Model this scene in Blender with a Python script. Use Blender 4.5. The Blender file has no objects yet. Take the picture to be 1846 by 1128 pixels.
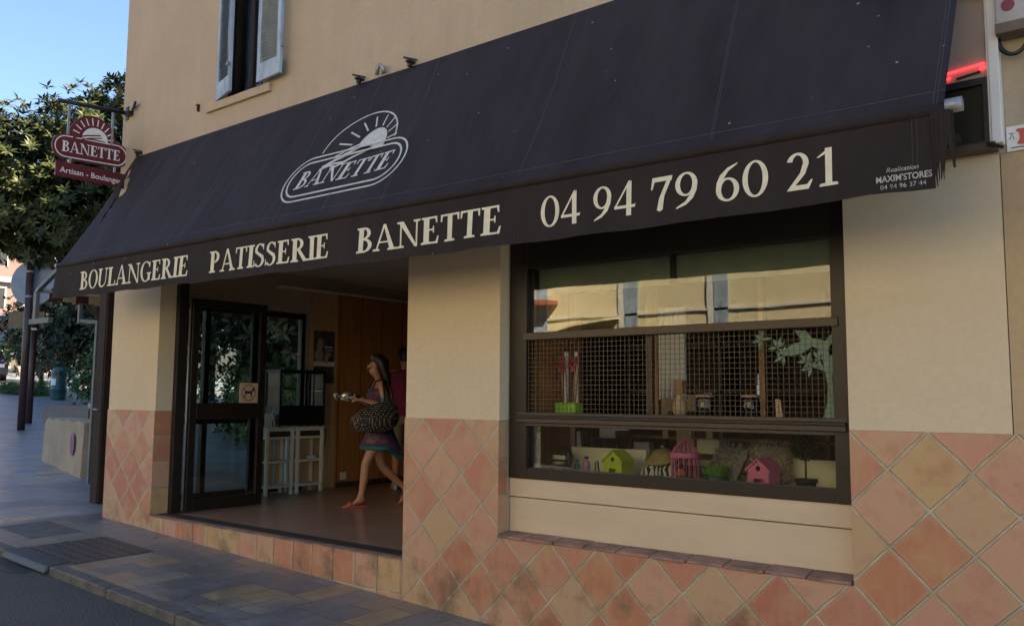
import bpy, bmesh, math, random
from mathutils import Vector, Matrix
random.seed(7)
PI = math.pi
R = math.radians
sc = bpy.context.scene
COL = sc.collection

# ------------------------------------------------------------------ camera
cam_d = bpy.data.cameras.new('camera')
cam = bpy.data.objects.new('camera', cam_d)
COL.objects.link(cam)
cam_d.sensor_width = 36.0
cam_d.lens = 36.0 * 1562.85 / 1846.0
cam_d.clip_start = 0.05
cam_d.clip_end = 800.0
_r = Vector((0.780298, 0.625370, 0.006866))
_d = Vector((-0.055476, 0.080147, -0.995238))
_f = Vector((-0.622943, 0.776201, 0.097231))
_m = Matrix((_r, -_d, -_f)).transposed().to_4x4()
_m.translation = Vector((4.3405, -4.8222, 1.2427))
cam.matrix_world = _m
sc.camera = cam

# ------------------------------------------------------------------ sky, sun, exposure
SUN_EL, SUN_AZ = R(42.0), R(50.0)          # azimuth measured from +Y (behind the shop) towards +X
world = bpy.data.worlds.new('World')
sc.world = world
world.use_nodes = True
wn = world.node_tree
sky = wn.nodes.new('ShaderNodeTexSky')
sky.sky_type = 'NISHITA'
sky.sun_disc = False
sky.sun_elevation = SUN_EL
sky.sun_rotation = SUN_AZ
sky.air_density = 1.1
sky.dust_density = 0.3
sky.ozone_density = 3.0
bg = wn.nodes['Background']
bg.inputs["Strength"].default_value = 0.052
wn.links.new(sky.outputs['Color'], bg.inputs['Color'])
sun_d = bpy.data.lights.new('sun', 'SUN')
sun_d.energy = 5.0
sun_d.angle = R(0.5)
sun_d.color = (1.0, 0.81, 0.56)
sun = bpy.data.objects.new('sun', sun_d)
COL.objects.link(sun)
_sd = Vector((math.sin(SUN_AZ) * math.cos(SUN_EL), math.cos(SUN_AZ) * math.cos(SUN_EL), math.sin(SUN_EL)))
sun.rotation_euler = _sd.to_track_quat('Z', 'Y').to_euler()
sun.location = (0, 0, 30)
sc.view_settings.view_transform = 'Standard'
sc.view_settings.look = 'None'
sc.view_settings.exposure = 2.5
sc.view_settings.gamma = 1.0
sc.render.engine = 'CYCLES'
sc.cycles.use_denoising = True
sc.cycles.max_bounces = 8
sc.cycles.transparent_max_bounces = 16

# ------------------------------------------------------------------ materials
def nt(name):
    m = bpy.data.materials.new(name)
    m.use_nodes = True
    t = m.node_tree
    return m, t, t.nodes['Principled BSDF']

def nd(t, typ, **kw):
    n = t.nodes.new(typ)
    for k, v in kw.items():
        setattr(n, k, v)
    return n

def math_n(t, op, a, b=None):
    n = t.nodes.new('ShaderNodeMath'); n.operation = op
    for i, v in enumerate((a, b)):
        if v is None: continue
        if isinstance(v, (int, float)): n.inputs[i].default_value = v
        else: t.links.new(v, n.inputs[i])
    return n.outputs[0]

def ramp(t, fac, stops, interp='LINEAR'):
    r = t.nodes.new('ShaderNodeValToRGB')
    r.color_ramp.interpolation = interp
    el = r.color_ramp.elements
    while len(el) < len(stops): el.new(0.5)
    for e, (p, c) in zip(el, stops):
        e.position = p; e.color = (c[0], c[1], c[2], 1)
    t.links.new(fac, r.inputs['Fac'])
    return r.outputs['Color']

def mix(t, fac, a, b, mode='MIX'):
    n = t.nodes.new('ShaderNodeMix'); n.data_type = 'RGBA'; n.blend_type = mode
    if isinstance(fac, (int, float)): n.inputs['Factor'].default_value = fac
    else: t.links.new(fac, n.inputs['Factor'])
    for s, v in ((6, a), (7, b)):
        if isinstance(v, tuple): n.inputs[s].default_value = (v[0], v[1], v[2], 1)
        else: t.links.new(v, n.inputs[s])
    return n.outputs[2]

def coords(t, scale=(1, 1, 1)):
    tc = nd(t, 'ShaderNodeTexCoord'); mp = nd(t, 'ShaderNodeMapping')
    mp.inputs['Scale'].default_value = scale
    t.links.new(tc.outputs['Object'], mp.inputs['Vector'])
    return mp.outputs['Vector']

def noise(t, vec, scale=5, detail=4, rough=0.55):
    n = nd(t, 'ShaderNodeTexNoise')
    n.inputs['Scale'].default_value = scale
    n.inputs['Detail'].default_value = detail
    n.inputs['Roughness'].default_value = rough
    if vec is not None: t.links.new(vec, n.inputs['Vector'])
    return n.outputs['Fac']

def bump(t, bs, h, strength=0.2, dist=0.01):
    b = nd(t, 'ShaderNodeBump')
    b.inputs['Strength'].default_value = strength
    b.inputs['Distance'].default_value = dist
    t.links.new(h, b.inputs['Height'])
    t.links.new(b.outputs['Normal'], bs.inputs['Normal'])

def sc3(c, k): return (c[0] * k, c[1] * k, c[2] * k)

def simple(name, col, rough=0.6, var=0.25, scale=8, stretch=(1, 1, 1), metal=0.0, bmp=0.0, bscale=60, dark=None):
    m, t, bs = nt(name)
    v = coords(t, stretch)
    f = noise(t, v, scale, 5, 0.6)
    c = ramp(t, f, [(0.3, dark or sc3(col, 1 - var)), (0.7, sc3(col, 1 + var * 0.5))])
    t.links.new(c, bs.inputs['Base Color'])
    bs.inputs['Roughness'].default_value = rough
    bs.inputs['Metallic'].default_value = metal
    if bmp: bump(t, bs, noise(t, v, bscale, 4, 0.6), bmp, 0.004)
    return m

def plaster(name, col, stain, bmp=0.35, big=1.1, streak=0.5):
    m, t, bs = nt(name)
    v = coords(t); vs = coords(t, (3.0, 3.0, 0.45))
    a = noise(t, v, big, 6, 0.6); b = noise(t, vs, 2.3, 5, 0.65); c = noise(t, v, 26, 5, 0.65)
    c1 = ramp(t, a, [(0.32, stain), (0.62, col)])
    c2 = mix(t, math_n(t, 'MULTIPLY', b, streak), c1, sc3(stain, 0.86))
    c3 = mix(t, ramp(t, c, [(0.35, (0.35,) * 3), (0.6, (0, 0, 0))]), c2, sc3(stain, 0.85))
    t.links.new(c3, bs.inputs['Base Color'])
    bs.inputs['Roughness'].default_value = 0.9
    bump(t, bs, noise(t, v, 45, 6, 0.7), bmp, 0.006)
    return m

TH = 0.2                 # half diagonal of a wall tile
TZ = 1.0827              # top of the tiled band
TERRA = [(0.0, (0.47, 0.205, 0.125)), (0.14, (0.50, 0.25, 0.165)), (0.28, (0.52, 0.29, 0.19)), (0.42, (0.47, 0.20, 0.105)),
         (0.54, (0.48, 0.31, 0.175)), (0.66, (0.43, 0.165, 0.095)), (0.80, (0.51, 0.265, 0.175)), (0.91, (0.49, 0.32, 0.155))]

def tiles(name, diagonal=True, sz=0.27):
    m, t, bs = nt(name)
    tc = nd(t, 'ShaderNodeTexCoord'); sp = nd(t, 'ShaderNodeSeparateXYZ')
    t.links.new(tc.outputs['Object'], sp.inputs[0])
    x, y, z = sp.outputs
    w = nd(t, 'ShaderNodeTexNoise'); w.inputs['Scale'].default_value = 3.5; w.inputs['Detail'].default_value = 2
    t.links.new(tc.outputs['Object'], w.inputs['Vector'])
    wob = math_n(t, 'MULTIPLY', math_n(t, 'SUBTRACT', w.outputs['Fac'], 0.5), 0.07)
    if diagonal:
        i = math_n(t, 'DIVIDE', x, TH)
        j = math_n(t, 'DIVIDE', math_n(t, 'SUBTRACT', TZ, z), TH)
        u = math_n(t, 'MULTIPLY', math_n(t, 'ADD', i, j), 0.5)
        q = math_n(t, 'MULTIPLY', math_n(t, 'SUBTRACT', i, j), 0.5)
    else:
        u = math_n(t, 'ADD', math_n(t, 'DIVIDE', math_n(t, 'ADD', x, y), sz), 0.30)
        q = math_n(t, 'DIVIDE', math_n(t, 'SUBTRACT', TZ, z), sz)
    u = math_n(t, 'ADD', u, wob); q = math_n(t, 'SUBTRACT', q, wob)
    fu = math_n(t, 'FLOOR', u); fq = math_n(t, 'FLOOR', q)
    cid = nd(t, 'ShaderNodeCombineXYZ')
    t.links.new(fu, cid.inputs[0]); t.links.new(fq, cid.inputs[1])
    wn_ = nd(t, 'ShaderNodeTexWhiteNoise'); wn_.noise_dimensions = '3D'
    t.links.new(cid.outputs[0], wn_.inputs['Vector'])
    base = ramp(t, wn_.outputs['Value'], TERRA, 'CONSTANT')
    # clouds of lime bloom and darker firing inside each tile; offset per tile
    off = nd(t, 'ShaderNodeVectorMath'); off.operation = 'MULTIPLY_ADD'
    t.links.new(wn_.outputs['Color'], off.inputs[0]); off.inputs[1].default_value = (9, 9, 9)
    t.links.new(tc.outputs['Object'], off.inputs[2])
    n1 = noise(t, off.outputs[0], 4.2, 6, 0.62); n2 = noise(t, off.outputs[0], 6, 6, 0.65)
    st = nd(t, 'ShaderNodeMapping'); st.inputs['Scale'].default_value = (22, 22, 3)
    t.links.new(off.outputs[0], st.inputs['Vector'])
    n3 = noise(t, st.outputs[0], 1.0, 4, 0.6)
    c = mix(t, ramp(t, n1, [(0.47, (0, 0, 0)), (0.72, (0.75,) * 3)]), base, (0.48, 0.335, 0.165))
    c = mix(t, ramp(t, n2, [(0.50, (0, 0, 0)), (0.78, (0.6,) * 3)]), c, (0.37, 0.13, 0.07))
    c = mix(t, ramp(t, n3, [(0.5, (0, 0, 0)), (0.8, (0.45,) * 3)]), c, (0.5, 0.31, 0.2))
    def edge(v):
        f = math_n(t, 'FRACT', v)
        return math_n(t, 'ABSOLUTE', math_n(t, 'SUBTRACT', f, 0.5))
    e = math_n(t, 'MAXIMUM', edge(u), edge(q))
    rough_e = math_n(t, 'ADD', e, math_n(t, 'MULTIPLY', math_n(t, 'SUBTRACT', noise(t, tc.outputs['Object'], 30, 3), 0.5), 0.03))
    g = ramp(t, rough_e, [(0.469, (0, 0, 0)), (0.481, (1, 1, 1))])
    bloom = ramp(t, rough_e, [(0.40, (0, 0, 0)), (0.475, (0.42,) * 3)])
    c = mix(t, bloom, c, (0.46, 0.34, 0.2))
    gc = ramp(t, noise(t, tc.outputs['Object'], 7, 3), [(0.35, (0.36, 0.29, 0.19)), (0.65, (0.52, 0.43, 0.30))])
    c = mix(t, g, c, gc)
    # moss and damp in patches
    d = noise(t, tc.outputs['Object'], 2.6, 5, 0.65)
    low = ramp(t, z, [(0.0, (1,) * 3), (0.12, (0,) * 3)])
    c = mix(t, math_n(t, 'MULTIPLY', ramp(t, d, [(0.5, (0,) * 3), (0.66, (0.75,) * 3)]), low), c, (0.13, 0.10, 0.05))
    t.links.new(c, bs.inputs['Base Color'])
    t.links.new(ramp(t, n2, [(0.35, (0.32,) * 3), (0.7, (0.62,) * 3)]), bs.inputs['Roughness'])
    hgt = math_n(t, 'SUBTRACT', math_n(t, 'MULTIPLY', noise(t, tc.outputs['Object'], 14, 4), 0.5), g)
    bump(t, bs, hgt, 0.8, 0.010)
    return m

def paving(name, lift=1.0, tint=(1, 1.02, 1.06)):
    m, t, bs = nt(name)
    tc = nd(t, 'ShaderNodeTexCoord'); sp = nd(t, 'ShaderNodeSeparateXYZ')
    t.links.new(tc.outputs['Object'], sp.inputs[0])
    cb = nd(t, 'ShaderNodeCombineXYZ')
    w = math_n(t, 'MULTIPLY', math_n(t, 'SUBTRACT', noise(t, tc.outputs['Object'], 2.0, 2), 0.5), 0.05)
    t.links.new(math_n(t, 'ADD', sp.outputs[1], w), cb.inputs[0]); t.links.new(math_n(t, 'ADD', sp.outputs[0], w), cb.inputs[1])
    b = nd(t, 'ShaderNodeTexBrick')
    t.links.new(cb.outputs[0], b.inputs['Vector'])
    b.inputs['Scale'].default_value = 1.0
    b.inputs['Brick Width'].default_value = 0.5
    b.inputs['Row Height'].default_value = 0.26
    b.inputs['Mortar Size'].default_value = 0.006
    b.inputs['Mortar Smooth'].default_value = 0.3
    b.offset = 0.37; b.squash = 0.7; b.squash_frequency = 3
    b.inputs['Color1'].default_value = (0, 0, 0, 1); b.inputs['Color2'].default_value = (1, 1, 1, 1)
    b.inputs['Mortar'].default_value = (0.5, 0.5, 0.5, 1)
    stone = ramp(t, b.outputs['Color'], [(0.0, (0.085, 0.10, 0.125)), (0.2, (0.125, 0.142, 0.168)), (0.36, (0.17, 0.165, 0.15)),
                                         (0.5, (0.10, 0.115, 0.137)), (0.62, (0.23, 0.18, 0.11)), (0.74, (0.135, 0.15, 0.175)),
                                         (0.84, (0.185, 0.14, 0.12)), (0.91, (0.115, 0.13, 0.15))], 'CONSTANT')
    n1 = noise(t, tc.outputs['Object'], 3.5, 6, 0.65); n2 = noise(t, tc.outputs['Object'], 40, 4, 0.7)
    c = mix(t, ramp(t, n1, [(0.38, (0.6,) * 3), (0.64, (0,) * 3)]), stone, (0.058, 0.064, 0.075))
    c = mix(t, ramp(t, n2, [(0.45, (0,) * 3), (0.75, (0.35,) * 3)]), c, (0.23, 0.215, 0.19))
    c = mix(t, b.outputs['Fac'], c, (0.06, 0.055, 0.05))
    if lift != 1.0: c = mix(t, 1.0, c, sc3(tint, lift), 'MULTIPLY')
    t.links.new(c, bs.inputs['Base Color'])
    t.links.new(ramp(t, n1, [(0.3, (0.26,) * 3), (0.7, (0.5,) * 3)]), bs.inputs['Roughness'])
    h = math_n(t, 'SUBTRACT', math_n(t, 'MULTIPLY', noise(t, tc.outputs['Object'], 18, 5), 0.6), b.outputs['Fac'])
    bump(t, bs, h, 0.45, 0.01)
    return m

def asphalt(name):
    m, t, bs = nt(name)
    v = coords(t)
    a = noise(t, v, 0.9, 5); b = noise(t, v, 90, 4, 0.8)
    vo = nd(t, 'ShaderNodeTexVoronoi'); vo.inputs['Scale'].default_value = 65
    t.links.new(v, vo.inputs['Vector'])
    c = ramp(t, a, [(0.3, (0.036, 0.036, 0.038)), (0.7, (0.062, 0.06, 0.058))])
    c = mix(t, ramp(t, b, [(0.48, (0,) * 3), (0.7, (0.8,) * 3)]), c, (0.14, 0.13, 0.12))
    c = mix(t, ramp(t, vo.outputs['Distance'], [(0.0, (0.5,) * 3), (0.35, (0,) * 3)]), c, (0.085, 0.08, 0.078))
    t.links.new(c, bs.inputs['Base Color'])
    bs.inputs['Roughness'].default_value = 0.8
    bump(t, bs, vo.outputs['Distance'], 0.7, 0.008)
    return m

def fabric(name, col, stain, rough=0.75):
    m, t, bs = nt(name)
    v = coords(t)
    vs = coords(t, (2.0, 0.6, 0.6))
    a = noise(t, vs, 1.6, 6, 0.65)
    c = ramp(t, a, [(0.3, col), (0.72, stain)])
    vo = nd(t, 'ShaderNodeTexVoronoi'); vo.inputs['Scale'].default_value = 6.5
    vo.inputs['Randomness'].default_value = 1.0
    t.links.new(v, vo.inputs['Vector'])
    d2 = noise(t, v, 55, 2)
    spots = ramp(t, math_n(t, 'ADD', vo.outputs['Distance'], math_n(t, 'MULTIPLY', d2, 0.05)), [(0.066, (0.9,) * 3), (0.082, (0,) * 3)])
    keep = ramp(t, noise(t, v, 2.3, 2), [(0.46, (0,) * 3), (0.52, (1,) * 3)])
    c = mix(t, math_n(t, 'MULTIPLY', spots, keep), c, (0.22, 0.23, 0.25))
    t.links.new(c, bs.inputs['Base Color'])
    bs.inputs['Roughness'].default_value = rough
    bs.inputs['Specular IOR Level'].default_value = 0.18
    bump(t, bs, noise(t, vs, 4, 5, 0.6), 0.45, 0.03)
    return m

def wood(name, col, dark, axis='z', rough=0.45, scale=7):
    m, t, bs = nt(name)
    st = {'z': (9, 9, 0.6), 'x': (0.6, 9, 9), 'y': (9, 0.6, 9)}[axis]
    v = coords(t, st)
    a = noise(t, v, scale * 0.35, 6, 0.65)
    t.links.new(ramp(t, a, [(0.3, dark), (0.68, col)]), bs.inputs['Base Color'])
    bs.inputs['Roughness'].default_value = rough
    return m

def panel_wood(name, col, dark, width=0.12):
    m, t, bs = nt(name)
    tc = nd(t, 'ShaderNodeTexCoord'); sp = nd(t, 'ShaderNodeSeparateXYZ')
    t.links.new(tc.outputs['Object'], sp.inputs[0])
    s = math_n(t, 'DIVIDE', math_n(t, 'ADD', sp.outputs[1], sp.outputs[0]), width)
    e = math_n(t, 'ABSOLUTE', math_n(t, 'SUBTRACT', math_n(t, 'FRACT', s), 0.5))
    v = coords(t, (9, 9, 0.6))
    a = noise(t, v, 2.5, 6, 0.65)
    c = ramp(t, a, [(0.3, dark), (0.68, col)])
    c = mix(t, ramp(t, e, [(0.47, (0,) * 3), (0.485, (0.8,) * 3)]), c, sc3(dark, 0.4))
    t.links.new(c, bs.inputs['Base Color'])
    bs.inputs['Roughness'].default_value = 0.45
    return m

def glass(name, tint=(0.93, 0.96, 0.94), ior=1.5):
    m = bpy.data.materials.new(name); m.use_nodes = True
    t = m.node_tree
    for n in list(t.nodes):
        if n.type != 'OUTPUT_MATERIAL': t.nodes.remove(n)
    out = t.nodes['Material Output']
    tr = nd(t, 'ShaderNodeBsdfTransparent'); tr.inputs['Color'].default_value = (*tint, 1)
    gl = nd(t, 'ShaderNodeBsdfGlossy'); gl.inputs['Roughness'].default_value = 0.0
    v = coords(t)
    b = nd(t, 'ShaderNodeBump'); b.inputs['Strength'].default_value = 0.09; b.inputs['Distance'].default_value = 0.01
    t.links.new(noise(t, v, 1.4, 2), b.inputs['Height'])
    t.links.new(b.outputs['Normal'], gl.inputs['Normal'])
    fr = nd(t, 'ShaderNodeFresnel'); fr.inputs['IOR'].default_value = ior
    fac = math_n(t, 'MULTIPLY', fr.outputs['Fac'], 1.4)
    mx = nd(t, 'ShaderNodeMixShader')
    t.links.new(fac, mx.inputs[0])
    t.links.new(tr.outputs[0], mx.inputs[1]); t.links.new(gl.outputs[0], mx.inputs[2])
    t.links.new(mx.outputs[0], out.inputs['Surface'])
    return m

def emission(name, col, s):
    m, t, bs = nt(name)
    bs.inputs['Base Color'].default_value = (*sc3(col, 0.3), 1)
    bs.inputs['Emission Color'].default_value = (*col, 1)
    bs.inputs['Emission Strength'].default_value = s
    return m

def leafmat(name, stops, rough=0.45):
    m, t, bs = nt(name)
    g = nd(t, 'ShaderNodeNewGeometry')
    v = coords(t)
    f = math_n(t, 'ADD', math_n(t, 'MULTIPLY', g.outputs['Random Per Island'], 0.7), math_n(t, 'MULTIPLY', noise(t, v, 0.9, 3), 0.3))
    t.links.new(ramp(t, f, stops), bs.inputs['Base Color'])
    bs.inputs['Roughness'].default_value = rough
    bs.inputs['Specular IOR Level'].default_value = 0.2
    return m

def stripes(name, a, b, w, axis=1):
    m, t, bs = nt(name)
    tc = nd(t, 'ShaderNodeTexCoord'); sp = nd(t, 'ShaderNodeSeparateXYZ')
    t.links.new(tc.outputs['Object'], sp.inputs[0])
    f = math_n(t, 'FRACT', math_n(t, 'DIVIDE', sp.outputs[axis], w))
    t.links.new(ramp(t, f, [(0.0, a), (0.5, b)], 'CONSTANT'), bs.inputs['Base Color'])
    bs.inputs['Roughness'].default_value = 0.85
    return m

def patterned(name, stops, scale=14, rough=0.8, kind='noise', stretch=(1, 1, 1)):
    m, t, bs = nt(name)
    v = coords(t, stretch)
    if kind == 'dots':
        vo = nd(t, 'ShaderNodeTexVoronoi'); vo.inputs['Scale'].default_value = scale; vo.inputs['Randomness'].default_value = 0.15
        t.links.new(v, vo.inputs['Vector']); f = vo.outputs['Distance']
    elif kind == 'wave':
        w = nd(t, 'ShaderNodeTexWave'); w.inputs['Scale'].default_value = scale; w.inputs['Distortion'].default_value = 9
        w.inputs['Detail'].default_value = 3
        t.links.new(v, w.inputs['Vector']); f = w.outputs['Fac']
    else:
        f = noise(t, v, scale, 4, 0.6)
    t.links.new(ramp(t, f, stops), bs.inputs['Base Color'])
    bs.inputs['Roughness'].default_value = rough
    return m

M = {}
M['plaster'] = plaster('ochre plaster', (0.50, 0.415, 0.30), (0.41, 0.335, 0.235), 0.6, 1.1, 0.85)
M['plaster_low'] = plaster('tan plaster', (0.55, 0.405, 0.245), (0.45, 0.32, 0.18))
M['cream'] = plaster('cream painted render', (0.68, 0.565, 0.395), (0.62, 0.51, 0.35), 0.06, 0.7, 0.25)
M['tiles'] = tiles('terracotta diamond tiles')
M['tiles_sq'] = tiles('terracotta square tiles', False)
M['ledge'] = simple('dusty terracotta ledge', (0.32, 0.19, 0.14), 0.8, 0.5, 6, bmp=0.4)
M['board'] = simple('cream painted board', (0.62, 0.485, 0.33), 0.6, 0.09, 2.5, (0.7, 1, 3))
M['creamboard'] = simple('pale cream board', (0.78, 0.70, 0.50), 0.6, 0.1)
M['frame'] = simple('dark brown paint', (0.016, 0.0105, 0.007), 0.45, 0.3, 5)
M['rail'] = simple('lighter brown paint', (0.056, 0.039, 0.025), 0.45, 0.3, 5, (0.4, 1, 1))  # lighter brown than the frame
M['black'] = simple('black plastic', (0.012, 0.012, 0.013), 0.4, 0.3)
M['shutter'] = simple('faded blue shutter paint', (0.33, 0.43, 0.54), 0.7, 0.4, 9, (1, 1, 0.4), dark=(0.21, 0.27, 0.34))
M['canopy'] = fabric('aubergine awning canvas', (0.018, 0.0148, 0.0185), (0.036, 0.030, 0.0355))
M['valance'] = fabric('dark brown valance canvas', (0.023, 0.0175, 0.017), (0.034, 0.027, 0.0255), 0.85)
M['thread'] = simple('grey seam thread', (0.060, 0.055, 0.072), 0.8, 0.2)
M['letter'] = simple('cream lettering', (0.68, 0.64, 0.49), 0.7, 0.12, 20)
M['logo'] = simple('white printed logo', (0.50, 0.53, 0.50), 0.7, 0.2, 25)
M['fadedtext'] = simple('faded white print', (0.42, 0.42, 0.40), 0.7, 0.5, 30)
M['red'] = simple('burgundy sign paint', (0.115, 0.010, 0.020), 0.4, 0.15, 4)
M['white'] = simple('white paint', (0.72, 0.72, 0.70), 0.5, 0.1, 5)
M['offwhite'] = simple('ivory plastic', (0.80, 0.73, 0.58), 0.5, 0.12, 6)
M['postbrown'] = simple('matt brown post paint', (0.030, 0.017, 0.011), 0.85, 0.3)
M['iron'] = simple('black painted iron', (0.02, 0.02, 0.022), 0.5, 0.3, metal=0.3)
M['alu'] = simple('grey aluminium', (0.30, 0.31, 0.33), 0.4, 0.2, metal=0.5)
M['dullalu'] = simple('weathered grey metal', (0.13, 0.14, 0.135), 0.6, 0.2)
M['greypaint'] = simple('grey metal box', (0.36, 0.35, 0.36), 0.5, 0.15)
M['paving'] = paving('stone paving', 1.35, (1.1, 1.03, 0.92))
M['asphalt'] = asphalt('asphalt')
M['kerb'] = simple('granite kerb', (0.115, 0.105, 0.092), 0.7, 0.5, 9, bmp=0.5)
M['checker'] = None
M['floor'] = simple('brown floor tiles', (0.36, 0.225, 0.165), 0.28, 0.25, 1.6)
M['floor_edge'] = simple('dark threshold mat', (0.055, 0.043, 0.035), 0.6, 0.3)
M['ceiling'] = simple('grey white ceiling', (0.75, 0.70, 0.63), 0.8, 0.1)
M['wood_light'] = panel_wood('paler wood panelling', (0.62, 0.42, 0.22), (0.50, 0.32, 0.15))  # front stretch of panelling, paler than the rest
M['wood_orange'] = panel_wood('orange wood panelling', (0.50, 0.22, 0.065), (0.34, 0.135, 0.04), 0.4)
M['wood_dark'] = wood('dark wood', (0.085, 0.045, 0.022), (0.045, 0.024, 0.013))
M['wood_mid'] = wood('brown wood', (0.34, 0.18, 0.075), (0.23, 0.115, 0.045))
M['beech'] = wood('pale beech wood', (0.5, 0.36, 0.19), (0.42, 0.28, 0.13))
M['glass'] = glass('window glass')
M['jar'] = glass('jar glass', (0.86, 0.9, 0.88))
M['stone'] = plaster('rough lime stone', (0.42, 0.36, 0.27), (0.28, 0.24, 0.18), 0.9, 2.0, 0.4)
M['concrete'] = simple('blue grey concrete', (0.32, 0.33, 0.34), 0.8, 0.2, 3)
M['leaf'] = leafmat('loquat leaves', [(0.0, (0.016, 0.028, 0.010)), (0.45, (0.030, 0.044, 0.014)), (0.75, (0.062, 0.072, 0.022)), (1.0, (0.115, 0.108, 0.036))])
M['leaf2'] = leafmat('hedge leaves', [(0.0, (0.016, 0.045, 0.014)), (0.5, (0.045, 0.115, 0.03)), (1.0, (0.10, 0.21, 0.05))])
M['leaf3'] = leafmat('dark tree leaves', [(0.0, (0.010, 0.017, 0.009)), (0.6, (0.028, 0.042, 0.019)), (1.0, (0.06, 0.075, 0.032))])
M['bark'] = simple('grey brown bark', (0.045, 0.034, 0.025), 0.9, 0.4, 12, (1, 1, 0.3), bmp=0.6)
M['pole'] = simple('brown painted steel', (0.050, 0.030, 0.026), 0.45, 0.25)
M['signback'] = simple('blue grey sign back', (0.16, 0.24, 0.33), 0.45, 0.2, 4)
M['olive'] = simple('olive sign back', (0.15, 0.135, 0.085), 0.6, 0.2)
M['bin'] = simple('dark green plastic', (0.015, 0.085, 0.095), 0.4, 0.2)
M['pink'] = plaster('pink render', (0.20, 0.135, 0.125), (0.165, 0.11, 0.10), 0.2)
M['housecream'] = plaster('sunny cream render', (0.80, 0.72, 0.50), (0.74, 0.65, 0.44), 0.2)
M['roof'] = simple('clay roof tiles', (0.36, 0.13, 0.08), 0.8, 0.4, 12)
M['skin'] = simple('tanned skin', (0.46, 0.235, 0.14), 0.5, 0.12, 10)
M['hair'] = simple('dark brown hair', (0.022, 0.013, 0.009), 0.45, 0.4, 30, (4, 4, 0.5))
M['redled'] = emission('red led', (1.0, 0.02, 0.025), 1.1)
M['stripe'] = stripes('burgundy and cream stripes', (0.07, 0.012, 0.018), (0.36, 0.29, 0.17), 0.36)

def checker():
    m, t, bs = nt('iron checker plate')
    v = coords(t, (1, 1, 0.0))
    w = nd(t, 'ShaderNodeTexChecker'); w.inputs['Scale'].default_value = 13
    w.inputs['Color1'].default_value = (0, 0, 0, 1); w.inputs['Color2'].default_value = (1, 1, 1, 1)
    mp = nd(t, 'ShaderNodeMapping'); mp.inputs['Rotation'].default_value = (0, 0, 0.785)
    t.links.new(v, mp.inputs['Vector']); t.links.new(mp.outputs[0], w.inputs['Vector'])
    c = mix(t, w.outputs['Fac'], (0.028, 0.028, 0.031), (0.095, 0.092, 0.095))
    c = mix(t, ramp(t, noise(t, v, 6, 5), [(0.45, (0,) * 3), (0.7, (0.7,) * 3)]), c, (0.10, 0.075, 0.055))
    t.links.new(c, bs.inputs['Base Color'])
    bs.inputs['Roughness'].default_value = 0.5
    bs.inputs['Metallic'].default_value = 0.35
    bump(t, bs, w.outputs['Fac'], 0.6, 0.006)
    return m
M['checker'] = checker()

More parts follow.
